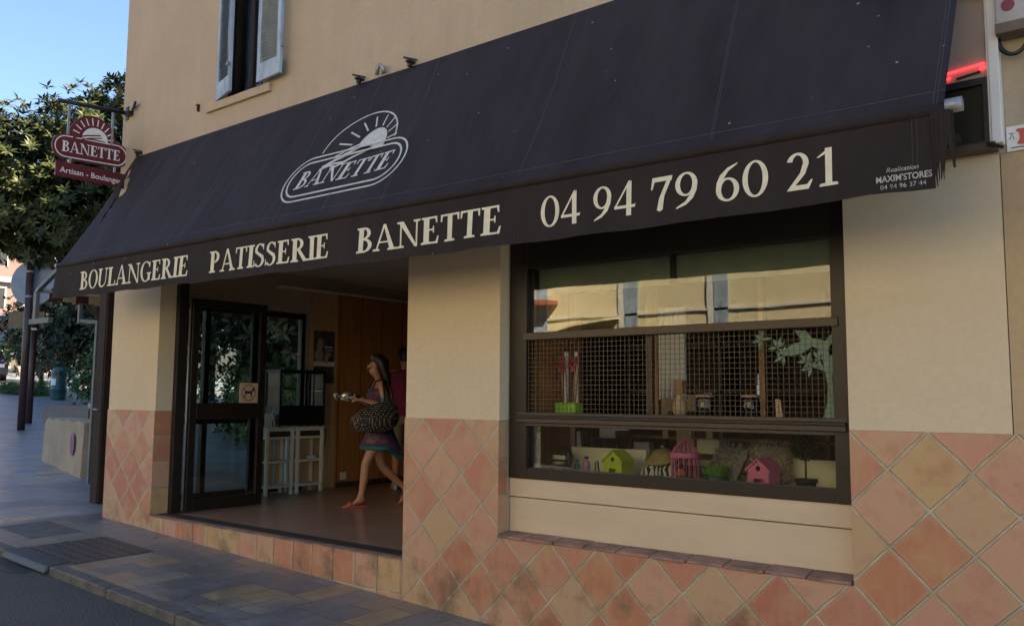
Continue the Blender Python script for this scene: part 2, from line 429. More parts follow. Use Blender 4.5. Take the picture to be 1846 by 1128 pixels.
# ------------------------------------------------------------------ mesh helpers
class MB:
    """collects shapes and links them as one mesh object"""
    def __init__(s): s.v = []; s.f = []; s.mi = []; s.cur = 0; s.sm = []; s.smooth = False
    def add(s, verts, faces):
        o = len(s.v)
        s.v += [tuple(p) for p in verts]
        for f in faces:
            s.f.append([o + i for i in f]); s.mi.append(s.cur); s.sm.append(s.smooth)
        return s
    def box(s, x0, x1, y0, y1, z0, z1):
        if x0 > x1: x0, x1 = x1, x0
        if y0 > y1: y0, y1 = y1, y0
        if z0 > z1: z0, z1 = z1, z0
        return s.add([(x0, y0, z0), (x1, y0, z0), (x1, y1, z0), (x0, y1, z0), (x0, y0, z1), (x1, y0, z1), (x1, y1, z1), (x0, y1, z1)],
                     [(3, 2, 1, 0), (4, 5, 6, 7), (0, 1, 5, 4), (1, 2, 6, 5), (2, 3, 7, 6), (3, 0, 4, 7)])
    def hexa(s, p):      # 8 corner points: bottom loop then top loop
        return s.add(p, [(3, 2, 1, 0), (4, 5, 6, 7), (0, 1, 5, 4), (1, 2, 6, 5), (2, 3, 7, 6), (3, 0, 4, 7)])
    def bar(s, a, b, w, h=None, up=(0, 0, 1)):   # square bar between two points
        a = Vector(a); b = Vector(b); h = h or w
        d = (b - a).normalized(); u = Vector(up)
        if abs(d.dot(u)) > 0.98: u = Vector((1, 0, 0))
        r = d.cross(u).normalized() * w / 2; u = r.cross(d).normalized() * h / 2
        p = [q + r * i + u * j for q in (a, b) for i, j in ((-1, -1), (1, -1), (1, 1), (-1, 1))]
        return s.hexa(p)
    def tube(s, path, r, n=10, cap=True):
        path = [Vector(p) for p in path]
        rs = r if isinstance(r, (list, tuple)) else [r] * len(path)
        vs = []; fs = []
        prev = None
        for i, p in enumerate(path):
            a = path[max(i - 1, 0)]; b = path[min(i + 1, len(path) - 1)]
            d = (b - a).normalized()
            if prev is None:
                u = Vector((0, 0, 1)) if abs(d.z) < 0.9 else Vector((1, 0, 0))
            else: u = prev
            r1 = d.cross(u).normalized(); u1 = r1.cross(d).normalized(); prev = u1
            for k in range(n):
                an = 2 * PI * k / n
                vs.append(p + (r1 * math.cos(an) + u1 * math.sin(an)) * rs[i])
        for i in range(len(path) - 1):
            for k in range(n):
                k2 = (k + 1) % n
                fs.append((i * n + k, i * n + k2, (i + 1) * n + k2, (i + 1) * n + k))
        if cap:
            fs.append(tuple(range(n - 1, -1, -1))); fs.append(tuple((len(path) - 1) * n + k for k in range(n)))
        sm = s.smooth; s.smooth = True; s.add(vs, fs); s.smooth = sm
        return s
    def lathe(s, prof, c=(0, 0, 0), n=20, sx=1, sy=1):
        vs = []; fs = []
        for r, z in prof:
            for k in range(n):
                a = 2 * PI * k / n
                vs.append((c[0] + r * sx * math.cos(a), c[1] + r * sy * math.sin(a), c[2] + z))
        for i in range(len(prof) - 1):
            for k in range(n):
                k2 = (k + 1) % n
                fs.append((i * n + k, i * n + k2, (i + 1) * n + k2, (i + 1) * n + k))
        fs.append(tuple(range(n - 1, -1, -1))); fs.append(tuple((len(prof) - 1) * n + k for k in range(n)))
        sm = s.smooth; s.smooth = True; s.add(vs, fs); s.smooth = sm
        return s
    def ball(s, c, r, n=10, sx=1, sy=1, sz=1):
        prof = [(max(1e-4, r * math.sin(PI * i / n)), -r * math.cos(PI * i / n) * sz) for i in range(n + 1)]
        return s.lathe(prof, c, n * 2, sx, sy)
    def prism(s, poly, thick, to3):   # poly 2d; to3(u,v,w)
        n = len(poly)
        vs = [to3(u, v, 0) for u, v in poly] + [to3(u, v, thick) for u, v in poly]
        fs = [tuple(range(n - 1, -1, -1)), tuple(range(n, 2 * n))]
        for i in range(n):
            j = (i + 1) % n
            fs.append((i, j, n + j, n + i))
        return s.add(vs, fs)
    def build(s, name, mats, parent=None, bevel=0, fixn=True):
        me = bpy.data.meshes.new(name)
        me.from_pydata(s.v, [], s.f)
        if not isinstance(mats, (list, tuple)): mats = [mats]
        for m in mats: me.materials.append(m)
        me.polygons.foreach_set('material_index', s.mi)
        me.polygons.foreach_set('use_smooth', s.sm)
        if fixn:
            bm = bmesh.new(); bm.from_mesh(me); bmesh.ops.recalc_face_normals(bm, faces=bm.faces); bm.to_mesh(me); bm.free()
        me.update()
        o = bpy.data.objects.new(name, me)
        COL.objects.link(o)
        if parent: o.parent = parent
        if bevel:
            b = o.modifiers.new('edge', 'BEVEL'); b.width = bevel; b.segments = 2; b.limit_method = 'ANGLE'
        return o

def tag(o, label=None, cat=None, group=None, kind=None):
    if label: o['label'] = label
    if cat: o['category'] = cat
    if group: o['group'] = group
    if kind: o['kind'] = kind
    return o

def thing(name, label, cat, loc=(0, 0, 0), rz=0, group=None):
    o = bpy.data.objects.new(name, None)
    o.empty_display_size = 0.1
    COL.objects.link(o)
    o.location = loc; o.rotation_euler = (0, 0, rz)
    return tag(o, label, cat, group)

def BX(name, m, parent, *b, bevel=0):
    k = MB()
    for q in b: k.box(*q)
    return k.build(name, m, parent, bevel)

def copy_tree(o, parent=None):
    c = o.copy(); COL.objects.link(c)
    if parent: c.parent = parent
    for ch in o.children: copy_tree(ch, c)
    return c

def gz(x, y=0.0):        # height of the pavement
    z = -0.335 - 0.0425 * x if x > -20 else 0.515 + 0.065 * (-20 - x)
    return z + 0.02 * min(y, 0.0)

# ------------------------------------------------------------------ serif lettering
def _ring(cx, cy, rx, ry, tx, ty, a0, a1, n=18):
    o = []; i = []
    for k in range(n + 1):
        a = R(a0 + (a1 - a0) * k / n)
        o.append((cx + rx * math.cos(a), cy + ry * math.sin(a)))
        i.append((cx + (rx - tx) * math.cos(a), cy + (ry - ty) * math.sin(a)))
    return o + i[::-1]
def _rc(x0, y0, x1, y1): return [(x0, y0), (x1, y0), (x1, y1), (x0, y1)]
_T, _t, _s = 0.20, 0.07, 0.052
def _ser(x0, x1, y, up):   # bracketed serif slab on the baseline (up=1) or cap line (up=-1)
    c = 0.03 * up
    return [(x0, y), (x1, y), (x1, y + _s * up), (x1 - 0.04, y + _s * up + c), (x0 + 0.04, y + _s * up + c), (x0, y + _s * up)]
def _stem(x): return [_rc(x, 0, x + _T, 1), _ser(x - 0.085, x + _T + 0.085, 0, 1), _ser(x - 0.085, x + _T + 0.085, 1, -1)]
def _arms(x, r, mid=True):
    p = [_rc(x, 0, r, _t), _rc(x, 1 - _t, r - 0.05, 1), [(r - 0.04, 0), (r + 0.04, 0.0), (r + 0.07, 0.26), (r + 0.02, 0.26)]]
    return p
GL = {}
GL['B'] = (_stem(0.1) + [_ring(0.30, 0.755, 0.29, 0.245, 0.145, _t, -90, 90), _ring(0.32, 0.275, 0.34, 0.275, 0.155, _t, -90, 90),
           _rc(0.2, 0, 0.33, _t), _rc(0.2, 1 - _t, 0.31, 1), _rc(0.2, 0.5, 0.32, 0.555)], 0.73)
GL['O'] = ([_ring(0.45, 0.5, 0.43, 0.52, 0.165, 0.055, 0, 360, 30)], 0.90)
GL['U'] = ([_rc(0.1, 0.3, 0.27, 1), _ser(0.01, 0.36, 1, -1), _rc(0.655, 0.3, 0.715, 1), _ser(0.565, 0.80, 1, -1),
            _ring(0.4075, 0.31, 0.3075, 0.33, 0.16, 0.08, 180, 270), _ring(0.4075, 0.31, 0.3075, 0.33, 0.06, 0.08, 270, 360)], 0.82)
GL['L'] = (_stem(0.1) + [_rc(0.2, 0, 0.6, _t), [(0.54, 0), (0.63, 0), (0.67, 0.28), (0.62, 0.28)]], 0.70)
GL['A'] = ([[(0.36, 1.02), (0.45, 1.02), (0.82, 0), (0.63, 0)], [(0.36, 1.02), (0.41, 0.92), (0.14, 0), (0.08, 0)], _rc(0.22, 0.30, 0.62, 0.36),
            _ser(-0.02, 0.24, 0, 1), _ser(0.54, 0.92, 0, 1)], 0.90)
GL['N'] = ([_rc(0.12, 0, 0.18, 0.95), [(0.05, 1), (0.25, 1), (0.80, 0.0), (0.74, -0.02), (0.70, 0)], _rc(0.74, 0, 0.80, 1), _ser(0.02, 0.29, 0, 1),
            _ser(0.64, 0.90, 1, -1), _ser(0.0, 0.2, 1, -1)], 0.93)
GL['G'] = ([_ring(0.45, 0.5, 0.43, 0.52, 0.165, 0.055, 48, 318, 30), _rc(0.63, 0.05, 0.79, 0.42), _ser(0.53, 0.87, 0.44, -1),
            [(0.70, 0.70), (0.76, 0.70), (0.78, 0.98), (0.74, 0.98), (0.66, 0.86)]], 0.90)
GL['E'] = (_stem(0.1) + [_rc(0.2, 0, 0.58, _t), _rc(0.2, 1 - _t, 0.56, 1), _rc(0.2, 0.49, 0.46, 0.55), [(0.52, 0), (0.62, 0), (0.66, 0.26), (0.61, 0.26)],
           [(0.50, 1), (0.59, 1), (0.60, 0.76), (0.555, 0.76)], [(0.44, 0.40), (0.485, 0.40), (0.485, 0.64), (0.44, 0.64)]], 0.70)
GL['R'] = (_stem(0.1) + [_ring(0.31, 0.745, 0.31, 0.255, 0.155, _t, -90, 90), _rc(0.2, 1 - _t, 0.32, 1), _rc(0.2, 0.49, 0.33, 0.545),
           [(0.30, 0.52), (0.46, 0.52), (0.84, 0), (0.64, 0)], _ser(0.62, 0.92, 0, 1)], 0.85)
GL['I'] = (_stem(0.1), 0.37)
GL['P'] = (_stem(0.1) + [_ring(0.30, 0.725, 0.31, 0.275, 0.155, _t, -90, 90), _rc(0.2, 1 - _t, 0.31, 1), _rc(0.2, 0.45, 0.31, 0.505)], 0.68)
GL['T'] = ([_rc(0.27, 0, 0.44, 1), _ser(0.17, 0.54, 0, 1), _rc(0.04, 1 - _t, 0.67, 1), [(0.02, 1), (0.10, 1), (0.07, 0.74), (0.02, 0.74)],
            [(0.61, 1), (0.69, 1), (0.69, 0.74), (0.64, 0.74)]], 0.72)
GL['S'] = ([_ring(0.31, 0.745, 0.26, 0.275, 0.13, 0.06, 30, 210, 16), _ring(0.28, 0.265, 0.285, 0.285, 0.14, 0.06, -150, 35, 16),
            [(0.085, 0.62), (0.18, 0.69), (0.53, 0.46), (0.51, 0.38), (0.40, 0.37)], [(0.48, 1.0), (0.52, 1.0), (0.53, 0.74), (0.49, 0.74)],
            [(0.02, 0.0), (0.06, 0.0), (0.05, 0.28), (0.01, 0.28)]], 0.62)
GL['0'] = ([_ring(0.34, 0.5, 0.31, 0.52, 0.13, 0.06, 0, 360, 30)], 0.68)
GL['4'] = ([[(0.46, 1.06), (0.52, 1.06), (0.10, 0.30), (0.03, 0.28)], _rc(0.03, 0.22, 0.66, 0.31), [(0.40, -0.02), (0.55, -0.02), (0.55, 1.06), (0.40, 0.86)],
            [(0.62, 0.22), (0.68, 0.36), (0.66, 0.22)]], 0.72)
GL['9'] = ([_ring(0.32, 0.66, 0.29, 0.36, 0.13, 0.06, 0, 360, 26), [(0.61, 0.66), (0.48, 0.66), (0.44, 0.36), (0.30, 0.14), (0.08, 0.0), (0.06, -0.06), (0.32, 0.04), (0.50, 0.22), (0.59, 0.45)]], 0.68)
GL['6'] = ([_ring(0.34, 0.32, 0.29, 0.34, 0.13, 0.06, 0, 360, 26), [(0.05, 0.32), (0.18, 0.32), (0.22, 0.60), (0.36, 0.84), (0.58, 1.0), (0.60, 1.05), (0.34, 0.94), (0.16, 0.76), (0.07, 0.54)]], 0.68)
GL['7'] = ([_rc(0.06, 0.86, 0.60, 1.0), [(0.02, 0.64), (0.07, 0.64), (0.12, 0.86), (0.12, 1.0), (0.06, 1.0)], [(0.46, 0.88), (0.62, 1.0), (0.40, 0.40), (0.36, 0.0), (0.28, -0.05), (0.20, 0.0), (0.26, 0.36)]], 0.66)
GL['2'] = ([_ring(0.30, 0.72, 0.27, 0.30, 0.14, 0.07, -15, 165, 16), [(0.56, 0.66), (0.42, 0.68), (0.36, 0.46), (0.04, 0.02), (0.04, 0.0), (0.20, 0.08), (0.48, 0.42)],
            [(0.03, 0.0), (0.56, 0.0), (0.66, 0.24), (0.62, 0.25), (0.52, 0.13), (0.14, 0.13)]], 0.70)
GL['1'] = ([_rc(0.26, 0.0, 0.42, 1.02), _ser(0.12, 0.56, 0, 1), [(0.06, 0.80), (0.10, 0.78), (0.30, 0.88), (0.42, 1.02), (0.36, 1.02)]], 0.60)
GL[' '] = ([], 0.4)
GL['-'] = ([_rc(0.05, 0.4, 0.35, 0.48)], 0.4)

def word(mb, text, u0, u1, fn, wscale=None):
    """flat serif letters from u0 to u1; fn(u, v, layer) -> point; v runs 0..1 over the letter height"""
    adv = sum(GL[c][1] for c in text)
    k = (u1 - u0) / adv
    u = u0; n = 0
    for c in text:
        ps, w = GL[c]
        for li, p in enumerate(ps):
            mb.add([fn(u + a * k, b, li) for a, b in p], [tuple(range(len(p)))])
        u += w * k
    return mb

def sans(mb, text, fn, width=None, height=1.0, bold=0.0, shear=0.0):
    """flat sans text made from the built-in font; fn(u, v) with u in 0..width, v in 0..height"""
    cu = bpy.data.curves.new('txt', 'FONT'); cu.body = text; cu.size = 1; cu.offset = bold; cu.shear = shear
    cu.resolution_u = 3
    o = bpy.data.objects.new('txt', cu); COL.objects.link(o)
    dg = bpy.context.evaluated_depsgraph_get()
    me = bpy.data.meshes.new_from_object(o.evaluated_get(dg))
    xs = [v.co.x for v in me.vertices]; ys = [v.co.y for v in me.vertices]
    x0, x1, y0, y1 = min(xs), max(xs), min(ys), max(ys)
    kx = width / (x1 - x0)
    ky = height / 0.73
    mb.add([fn((v.co.x - x0) * kx, v.co.y * ky) for v in me.vertices], [tuple(p.vertices) for p in me.polygons])
    bpy.data.objects.remove(o); bpy.data.curves.remove(cu); bpy.data.meshes.remove(me)
    return mb

def stroke(mb, pts, w, fn, closed=False):
    """flat line of width w through 2d pts"""
    n = len(pts); L = []; Rr = []
    for i, p in enumerate(pts):
        a = pts[(i - 1) % n] if (closed or i > 0) else p
        b = pts[(i + 1) % n] if (closed or i < n - 1) else p
        dx, dy = b[0] - a[0], b[1] - a[1]; l = math.hypot(dx, dy) or 1
        nx, ny = -dy / l * w / 2, dx / l * w / 2
        L.append((p[0] + nx, p[1] + ny)); Rr.append((p[0] - nx, p[1] - ny))
    vs = [fn(*q) for q in L] + [fn(*q) for q in Rr]
    m = n if closed else n - 1
    mb.add(vs, [(i, (i + 1) % n, n + (i + 1) % n, n + i) for i in range(m)])

def pill(cx, cy, hx, hy, n=14):
    o = []
    for k in range(n + 1):
        a = R(-90 + 180 * k / n); o.append((cx + hx - hy + hy * math.cos(a), cy + hy * math.sin(a)))
    for k in range(n + 1):
        a = R(90 + 180 * k / n); o.append((cx - hx + hy + hy * math.cos(a), cy + hy * math.sin(a)))
    return o

# ================================================================== GROUND
def strip(xs, ys, off, name, m):
    k = MB(); 
    for x in xs:
        for y in ys: k.v.append((x, y, gz(x, y) + off))
    ny = len(ys)
    for i in range(len(xs) - 1):
        for j in range(ny - 1):
            k.f.append([i * ny + j, (i + 1) * ny + j, (i + 1) * ny + j + 1, i * ny + j + 1]); k.mi.append(0); k.sm.append(False)
    return k.build(name, m)
XS = [-400, -200, -120, -80, -60, -45, -35, -28, -20, -12, -5.5, 0, 5, 12, 40, 120]
road = strip(XS, [-150, -60, -20, -8, -3, 0, 20, 80, 300], -0.065, 'road', M['asphalt'])
tag(road, 'dark asphalt road in front of the shop', 'road', kind='structure')
plaza = strip([-80, -60, -45, -35, -28, -20, -12, -5.62], [-1.27, 0, 3, 8, 16, 30], 0.0, 'plaza', paving('sky-lightened blue grey stone paving', 2.1))  # paleness put into the stone colour stands for sky reflection
tag(plaza, 'sky-lightened blue grey stone paving of the side square', 'paving', kind='structure')
pave = strip([-5.62, -5.5, 0, 5, 12, 20], [-1.27, 0, 3, 8, 16, 30], 0.0, 'pavement', M['paving'])
tag(pave, 'grey and tan stone slab pavement', 'pavement', kind='structure')
k = MB()
x = -60.0
INL = (-4.35, -3.45)      # the gully opening in the kerb
while x < 14:
    x1 = min(x + 1.0, 14)
    if x < INL[0] < x1: x1 = INL[0]
    if abs(x - INL[0]) < 1e-6: x1 = INL[1]
    za, zb = gz(x, -1.3), gz(x1, -1.3)
    g = 0.006
    lo = -0.25
    k.hexa([(x + g, -1.40, za + lo), (x1 - g, -1.40, zb + lo), (x1 - g, -1.27, zb + lo), (x + g, -1.27, za + lo),
            (x + g, -1.39, za + 0.004), (x1 - g, -1.39, zb + 0.004), (x1 - g, -1.27, zb + 0.006), (x + g, -1.27, za + 0.006)])
    x = x1
kerb = k.build('kerb', M['kerb'], bevel=0.012)
tag(kerb, 'worn granite kerb along the pavement', 'kerb', kind='structure')
# gully stone; shade inside its opening is painted as a flat black sheet
dr = thing('drain_inlet', 'blue grey gully stone with painted dark opening in the kerb', 'drain', (-3.9, -1.33, gz(-3.9)))
def loc_hexa(pts, o): return [tuple(Vector(p) - o.location) for p in pts]
k = MB(); za, zb = gz(INL[0], -1.3), gz(INL[1], -1.3)
k.hexa(loc_hexa([(INL[0], -1.43, za - 0.06), (INL[1], -1.43, zb - 0.06), (INL[1], -1.2, zb - 0.03), (INL[0], -1.2, za - 0.03),
                 (INL[0], -1.405, za + 0.004), (INL[1], -1.405, zb + 0.004), (INL[1], -1.2, zb + 0.014), (INL[0], -1.2, za + 0.014)], dr))
k.build('lid_stone', simple('dark gully iron', (0.034, 0.040, 0.05), 0.5, 0.3, 8, bmp=0.2), dr, bevel=0.018)
k = MB(); oc = [(-3.93 + .30 * math.cos(R(a)), -1.505 + .10 * math.sin(R(a)) * (1 + .12 * math.sin(R(a * 3)))) for a in range(0, 360, 15)]
k.add(loc_hexa([(u, v, gz(u, v) - .065 + .004) for u, v in oc], dr), [tuple(range(24))])
k.build('opening', M['black'], dr, fixn=False)
def plate(name, label, x0, x1, y0, y1, m, grp=None):
    k = MB()
    e = 0.0045
    k.hexa([(x0, y0, gz(x0, y0) - .03), (x1, y0, gz(x1, y0) - .03), (x1, y1, gz(x1, y1) - .03), (x0, y1, gz(x0, y1) - .03),
            (x0, y0, gz(x0, y0) + e), (x1, y0, gz(x1, y0) + e), (x1, y1, gz(x1, y1) + e), (x0, y1, gz(x0, y1) + e)])
    return tag(k.build(name, m), label, 'manhole cover')
plate('manhole_cover', 'large rectangular iron checker plate cover beside the gully', -4.33, -3.40, -1.19, -0.47, M['checker'])
plate('manhole_cover', 'small dark cover plate further along the pavement', -5.5, -4.72, -1.02, -0.52, simple('dark cover', (0.105, 0.105, 0.11), 0.6, 0.4))

# ================================================================== BAKERY BUILDING
B = thing('bakery_building', 'ochre corner bakery with terracotta tiled base and wide shop window', 'building', (0, 0, 0))
XL, XR = -5.35, 9.0
DL, DR_ = -4.35, -0.595          # doorway
WL, WR = 0.355, 2.81             # shop window recess
UX0, UX1, UZ0, UZ1 = -3.43, -2.63, 4.22, 5.75
ZU = 2.47                        # underside of upper wall
ZT = 10.4  # eaves raised beyond view so the building shades the square
YB = 9.5
wall = MB()
for b in [(XL, UX0, 0, .3, ZU, ZT), (UX1, XR, 0, .3, ZU, ZT), (UX0, UX1, 0, .3, ZU, UZ0), (UX0, UX1, 0, .3, UZ1, ZT),
          (XL, XL + .3, .3, .36, -0.6, ZT), (XL, XL + .15, 2.62, YB, -0.6, ZT), (XL, XL + .15, .36, 2.62, 2.36, ZT),
          (XR - .3, XR, .3, YB, -.9, ZT), (XL, XR, YB, YB + .3, -.9, ZT)]:
    wall.box(*b)
wall.build('wall', M['plaster'], B)
BX('wall', M['plaster_low'], B, (3.59, XR, 0.004, .3, TZ, ZU))
# painted panels of the ground floor pillars, recessed 4 mm behind the tiles
BX('pillar_panel', M['cream'], B, (XL, DL, 0.006, .3, TZ, ZU))
BX('pillar_panel', M['cream'], B, (DR_, WL, 0.006, .36, TZ, ZU))
BX('pillar_panel', M['cream'], B, (WR, 3.585, 0.002, .3, TZ, ZU))
def tiled(x0, x1, z0, z1, y1=.3):
    k = MB()
    k.box(x0, x1, 0, y1, z0, z1)
    k.mi = [1, 1, 0, 1, 0, 1]
    return k.build('tile_cladding', [M['tiles'], M['tiles_sq']], B)
tiled(XL - .012, DL, -0.7, TZ)
tiled(DR_ - .006, WL, -1.0, TZ, .36)
tiled(WL, WR, -1.0, 0.262)
tiled(WR, XR, -1.2, TZ - .001)
# window ledge tiles
k = MB()
n = 10
for i in range(n):
    a = WL + .004 + (WR - WL - .008) * i / n; b = WL + .004 + (WR - WL - .008) * (i + 1) / n - .008
    dz = random.uniform(-.003, .003); dy = random.uniform(-.012, .004)
    k.hexa([(a, -.006 + dy, .262), (b, -.006 + dy, .262), (b, .13, .275), (a, .13, .275), (a, -.006 + dy, .280 + dz), (b, -.006 + dy, .280 + dz), (b, .13, .300 + dz), (a, .13, .300 + dz)])
k.build('window_ledge', M['ledge'], B, bevel=0.006)
# cream boards below the window
BX('board_panel', M['board'], B, (WL + .004, WR - .004, .13, .2, .29, .535), bevel=.004)
BX('board_panel', M['board'], B, (WL + .004, WR - .004, .124, .2, .541, .672), bevel=.004)
# door step
k = MB()
x = DL
while x < DR_ - .01:
    x1 = min(x + .268 + random.uniform(-.02, .02), DR_)
    k.box(x + .003, x1 - .003, -.006 + random.uniform(-.003, .003), .05, -.6, -.012)
    x = x1
k.build('door_step', M['tiles_sq'], B, bevel=.006)
BX('door_sill', M['ledge'], B, (DL, DR_ - .008, -.012, .07, -.011, 0.002), bevel=.004)
BX('floor', M['floor'], B, (XL + .15, XR - .3, .36, YB, -.7, 0), (DL, DR_ - .008, .07, .36, -.7, 0))
BX('floor_edge', M['floor_edge'], B, (DL, DR_ - .008, .075, .24, -.01, .004))
BX('ceiling', M['ceiling'], B, (XL + .15, XR - .3, .3, YB, 2.86, 3.0))
BX('roof', M['roof'], B, (XL - .4, XR + .4, -.45, YB + .6, ZT, ZT + .25))
# interior faces: panelling along the left wall, back wall, partition
BX('wood_panelling', M['wood_light'], B, (XL + .15, XL + .19, 2.66, 3.1, 0, 2.66))
BX('wood_panelling', M['wood_orange'], B, (XL + .15, XL + .23, 3.1, YB, 0, 2.66))
BX('baseboard', M['wood_dark'], B, (XL + .23, XL + .25, 3.1, 8.2, 0, .07))
BX('ceiling_rail', M['offwhite'], B, (XL + .15, XL + .27, 2.1, 8.2, 2.66, 2.69))
BX('back_wall', M['wood_dark'], B, (XL + .2, XR - .3, 8.2, 8.3, 0, 2.86))
BX('partition', M['wood_dark'], B, (2.85, 2.95, .3, 8.2, 0, 2.86))
# doorway lining and lintel
BX('door_frame', M['frame'], B, (DL + .002, DL + .07, .19, .30, 0.001, 2.47), (DL + .07, DR_, .2, .3, 2.47, 2.62), bevel=.004)
# folding door leaves, folded open at the left
def leaf(x, y0, y1, z0, z1, rails=(0.985, 1.163), stile=.085):
    t = .045
    k = MB()
    k.box(x, x + t, y0, y0 + stile, z0, z1); k.box(x, x + t, y1 - stile, y1, z0, z1)
    k.box(x, x + t, y0 + stile, y1 - stile, z0, z0 + .12); k.box(x, x + t, y0 + stile, y1 - stile, z1 - .09, z1)
    k.box(x, x + t, y0 + stile, y1 - stile, rails[0], rails[1])
    o = k.build('door', M['frame'], B, bevel=.005)
    p = MB(); p.box(x + .02, x + .026, y0 + stile, y1 - stile, z0 + .12, rails[0]); p.box(x + .02, x + .026, y0 + stile, y1 - stile, rails[1], z1 - .09)
    p.build('glass_pane', M['glass'], o)
    return o
d1 = leaf(-4.265, .32, 1.27, .012, 2.30)
# no-dogs notice on the door glass
kk = MB(); kk.box(-4.22, -4.216, .93, 1.17, 1.165, 1.39)
st = kk.build('notice', simple('beige notice', (0.62, 0.46, 0.33), 0.6, 0.1), d1)
kk = MB()
stroke(kk, [(1.05 + .088 * math.cos(R(a)), 1.28 + .088 * math.sin(R(a))) for a in range(0, 360, 15)], .014, lambda u, v: (-4.2145, u, v), True)
kk.build('ring', simple('brown print', (0.36, 0.16, 0.10), 0.6, 0.1), st)
kk = MB()
for p in ([(1.0, 1.27), (1.09, 1.27), (1.10, 1.30), (1.0, 1.30)], [(1.0, 1.27), (.985, 1.225), (1.0, 1.225), (1.015, 1.27)], [(1.075, 1.27), (1.075, 1.225), (1.09, 1.225), (1.095, 1.27)],
          [(1.085, 1.29), (1.10, 1.335), (1.125, 1.325), (1.13, 1.31), (1.10, 1.29)], [(1.0, 1.295), (.975, 1.325), (.985, 1.33), (1.01, 1.30)]):
    kk.add([(-4.214, u, v) for u, v in p], [tuple(range(len(p)))])
kk.build('dog', M['black'], st)
d2 = leaf(-4.34, .34, 1.22, .012, 2.30)
# hinge pin and bolt of the folding doors
kk = MB(); kk.tube([(-4.245, .30, .03), (-4.245, .30, 2.28)], .012, 8)
kk.build('hinge_rod', M['alu'], d1)
# glazed side wall: posts, transom, panes
sg = MB()
for y in (.36, 1.11, 1.86, 2.56): sg.box(XL + .03, XL + .11, y, y + .07, 0, 2.36)
for z in (0, .9, 2.28): sg.box(XL + .035, XL + .105, .43, 2.56, z, z + .075)
so = sg.build('side_window', M['frame'], B, bevel=.004)
sg = MB()
for a, b in ((.43, 1.11), (1.18, 1.86), (1.93, 2.56)):
    sg.box(XL + .066, XL + .072, a, b, .075, .9); sg.box(XL + .066, XL + .072, a, b, .975, 2.28)
sg.build('glass_pane', M['glass'], so)
# ---- shop window
yf = .105
k = MB()
k.box(WL + .01, .52, yf, .2, .672, 2.5); k.box(2.695, WR - .01, yf, .2, .672, 2.5)
k.box(.52, 2.695, yf + .004, .2, .672, .75)
k.box(.52, 2.695, yf + .004, .2, 2.172, 2.5)
sw = k.build('shop_window', M['frame'], B, bevel=.005)
BX('rail', M['rail'], sw, (.495, 2.735, yf - .012, .18, 1.655, 1.708), bevel=.004)
BX('rail', M['rail'], sw, (.44, 2.765, yf - .018, .17, 1.068, 1.10), bevel=.004)
BX('rail', M['frame'], sw, (.44, 2.765, yf - .026, .19, 1.10, 1.118), bevel=.003)
BX('rail', M['rail'], sw, (.44, 2.765, yf - .004, .17, 1.118, 1.142), bevel=.003)
BX('rail', M['rail'], sw, (.52, 2.695, yf + .0, .17, 1.045, 1.068), bevel=.003)
BX('mullion', M['rail'], sw, (1.47, 1.51, .16, .21, 1.142, 1.655), bevel=.004)
BX('glass_pane', M['glass'], sw, (.52, 2.695, .150, .156, 1.708, 2.172))
BX('glass_pane', M['glass'], sw, (.52, 2.695, .150, .156, .75, 1.045))
k = MB()
x = .53
while x < 2.695:
    k.box(x - .0016, x + .0016, .1200, .1232, 1.142, 1.655); x += .0335
z = 1.17
while z < 1.65:
    k.box(.52, 2.695, .1234, .1262, z - .0015, z + .0015); z += .0325
k.build('wire_mesh', simple('galvanised wire', (0.085, 0.067, 0.045), 0.45, 0.2, metal=0.2), sw)
# flat green tree cut-out behind the wire mesh
k = MB(); f3 = lambda u, v, w: (u, .168 + w, v)
k.prism([(2.615, 1.142), (2.70, 1.142), (2.675, 1.25), (2.672, 1.38), (2.69, 1.46), (2.72, 1.50), (2.72, 1.53), (2.66, 1.49), (2.65, 1.53), (2.70, 1.60), (2.70, 1.65), (2.64, 1.58),
         (2.56, 1.60), (2.53, 1.64), (2.46, 1.65), (2.50, 1.58), (2.44, 1.565), (2.40, 1.535), (2.36, 1.545), (2.37, 1.525), (2.43, 1.50), (2.50, 1.51), (2.56, 1.55), (2.61, 1.53),
         (2.625, 1.44), (2.56, 1.455), (2.545, 1.44), (2.632, 1.405), (2.645, 1.33), (2.64, 1.22)], .004, f3)
for cx, cz in ((2.36, 1.55), (2.395, 1.50), (2.26, 1.60), (2.555, 1.43), (2.60, 1.475), (2.53, 1.465)):
    for a in (20, 75, 130, 200, 265):
        a = R(a + random.uniform(-15, 15)); l = random.uniform(.05, .07)
        px, pz = -math.sin(a) * .011, math.cos(a) * .011
        k.prism([(cx, cz), (cx + math.cos(a) * l * .5 + px, cz + math.sin(a) * l * .5 + pz), (cx + math.cos(a) * l, cz + math.sin(a) * l), (cx + math.cos(a) * l * .5 - px, cz + math.sin(a) * l * .5 - pz)], .003, lambda u, v, w: (u, .163 + w, v))
tag(k.build('tree_cutout', simple('pale green board', (0.21, 0.33, 0.22), 0.7, 0.15)), 'pale green tree shaped cut-out behind the wire mesh', 'decoration')
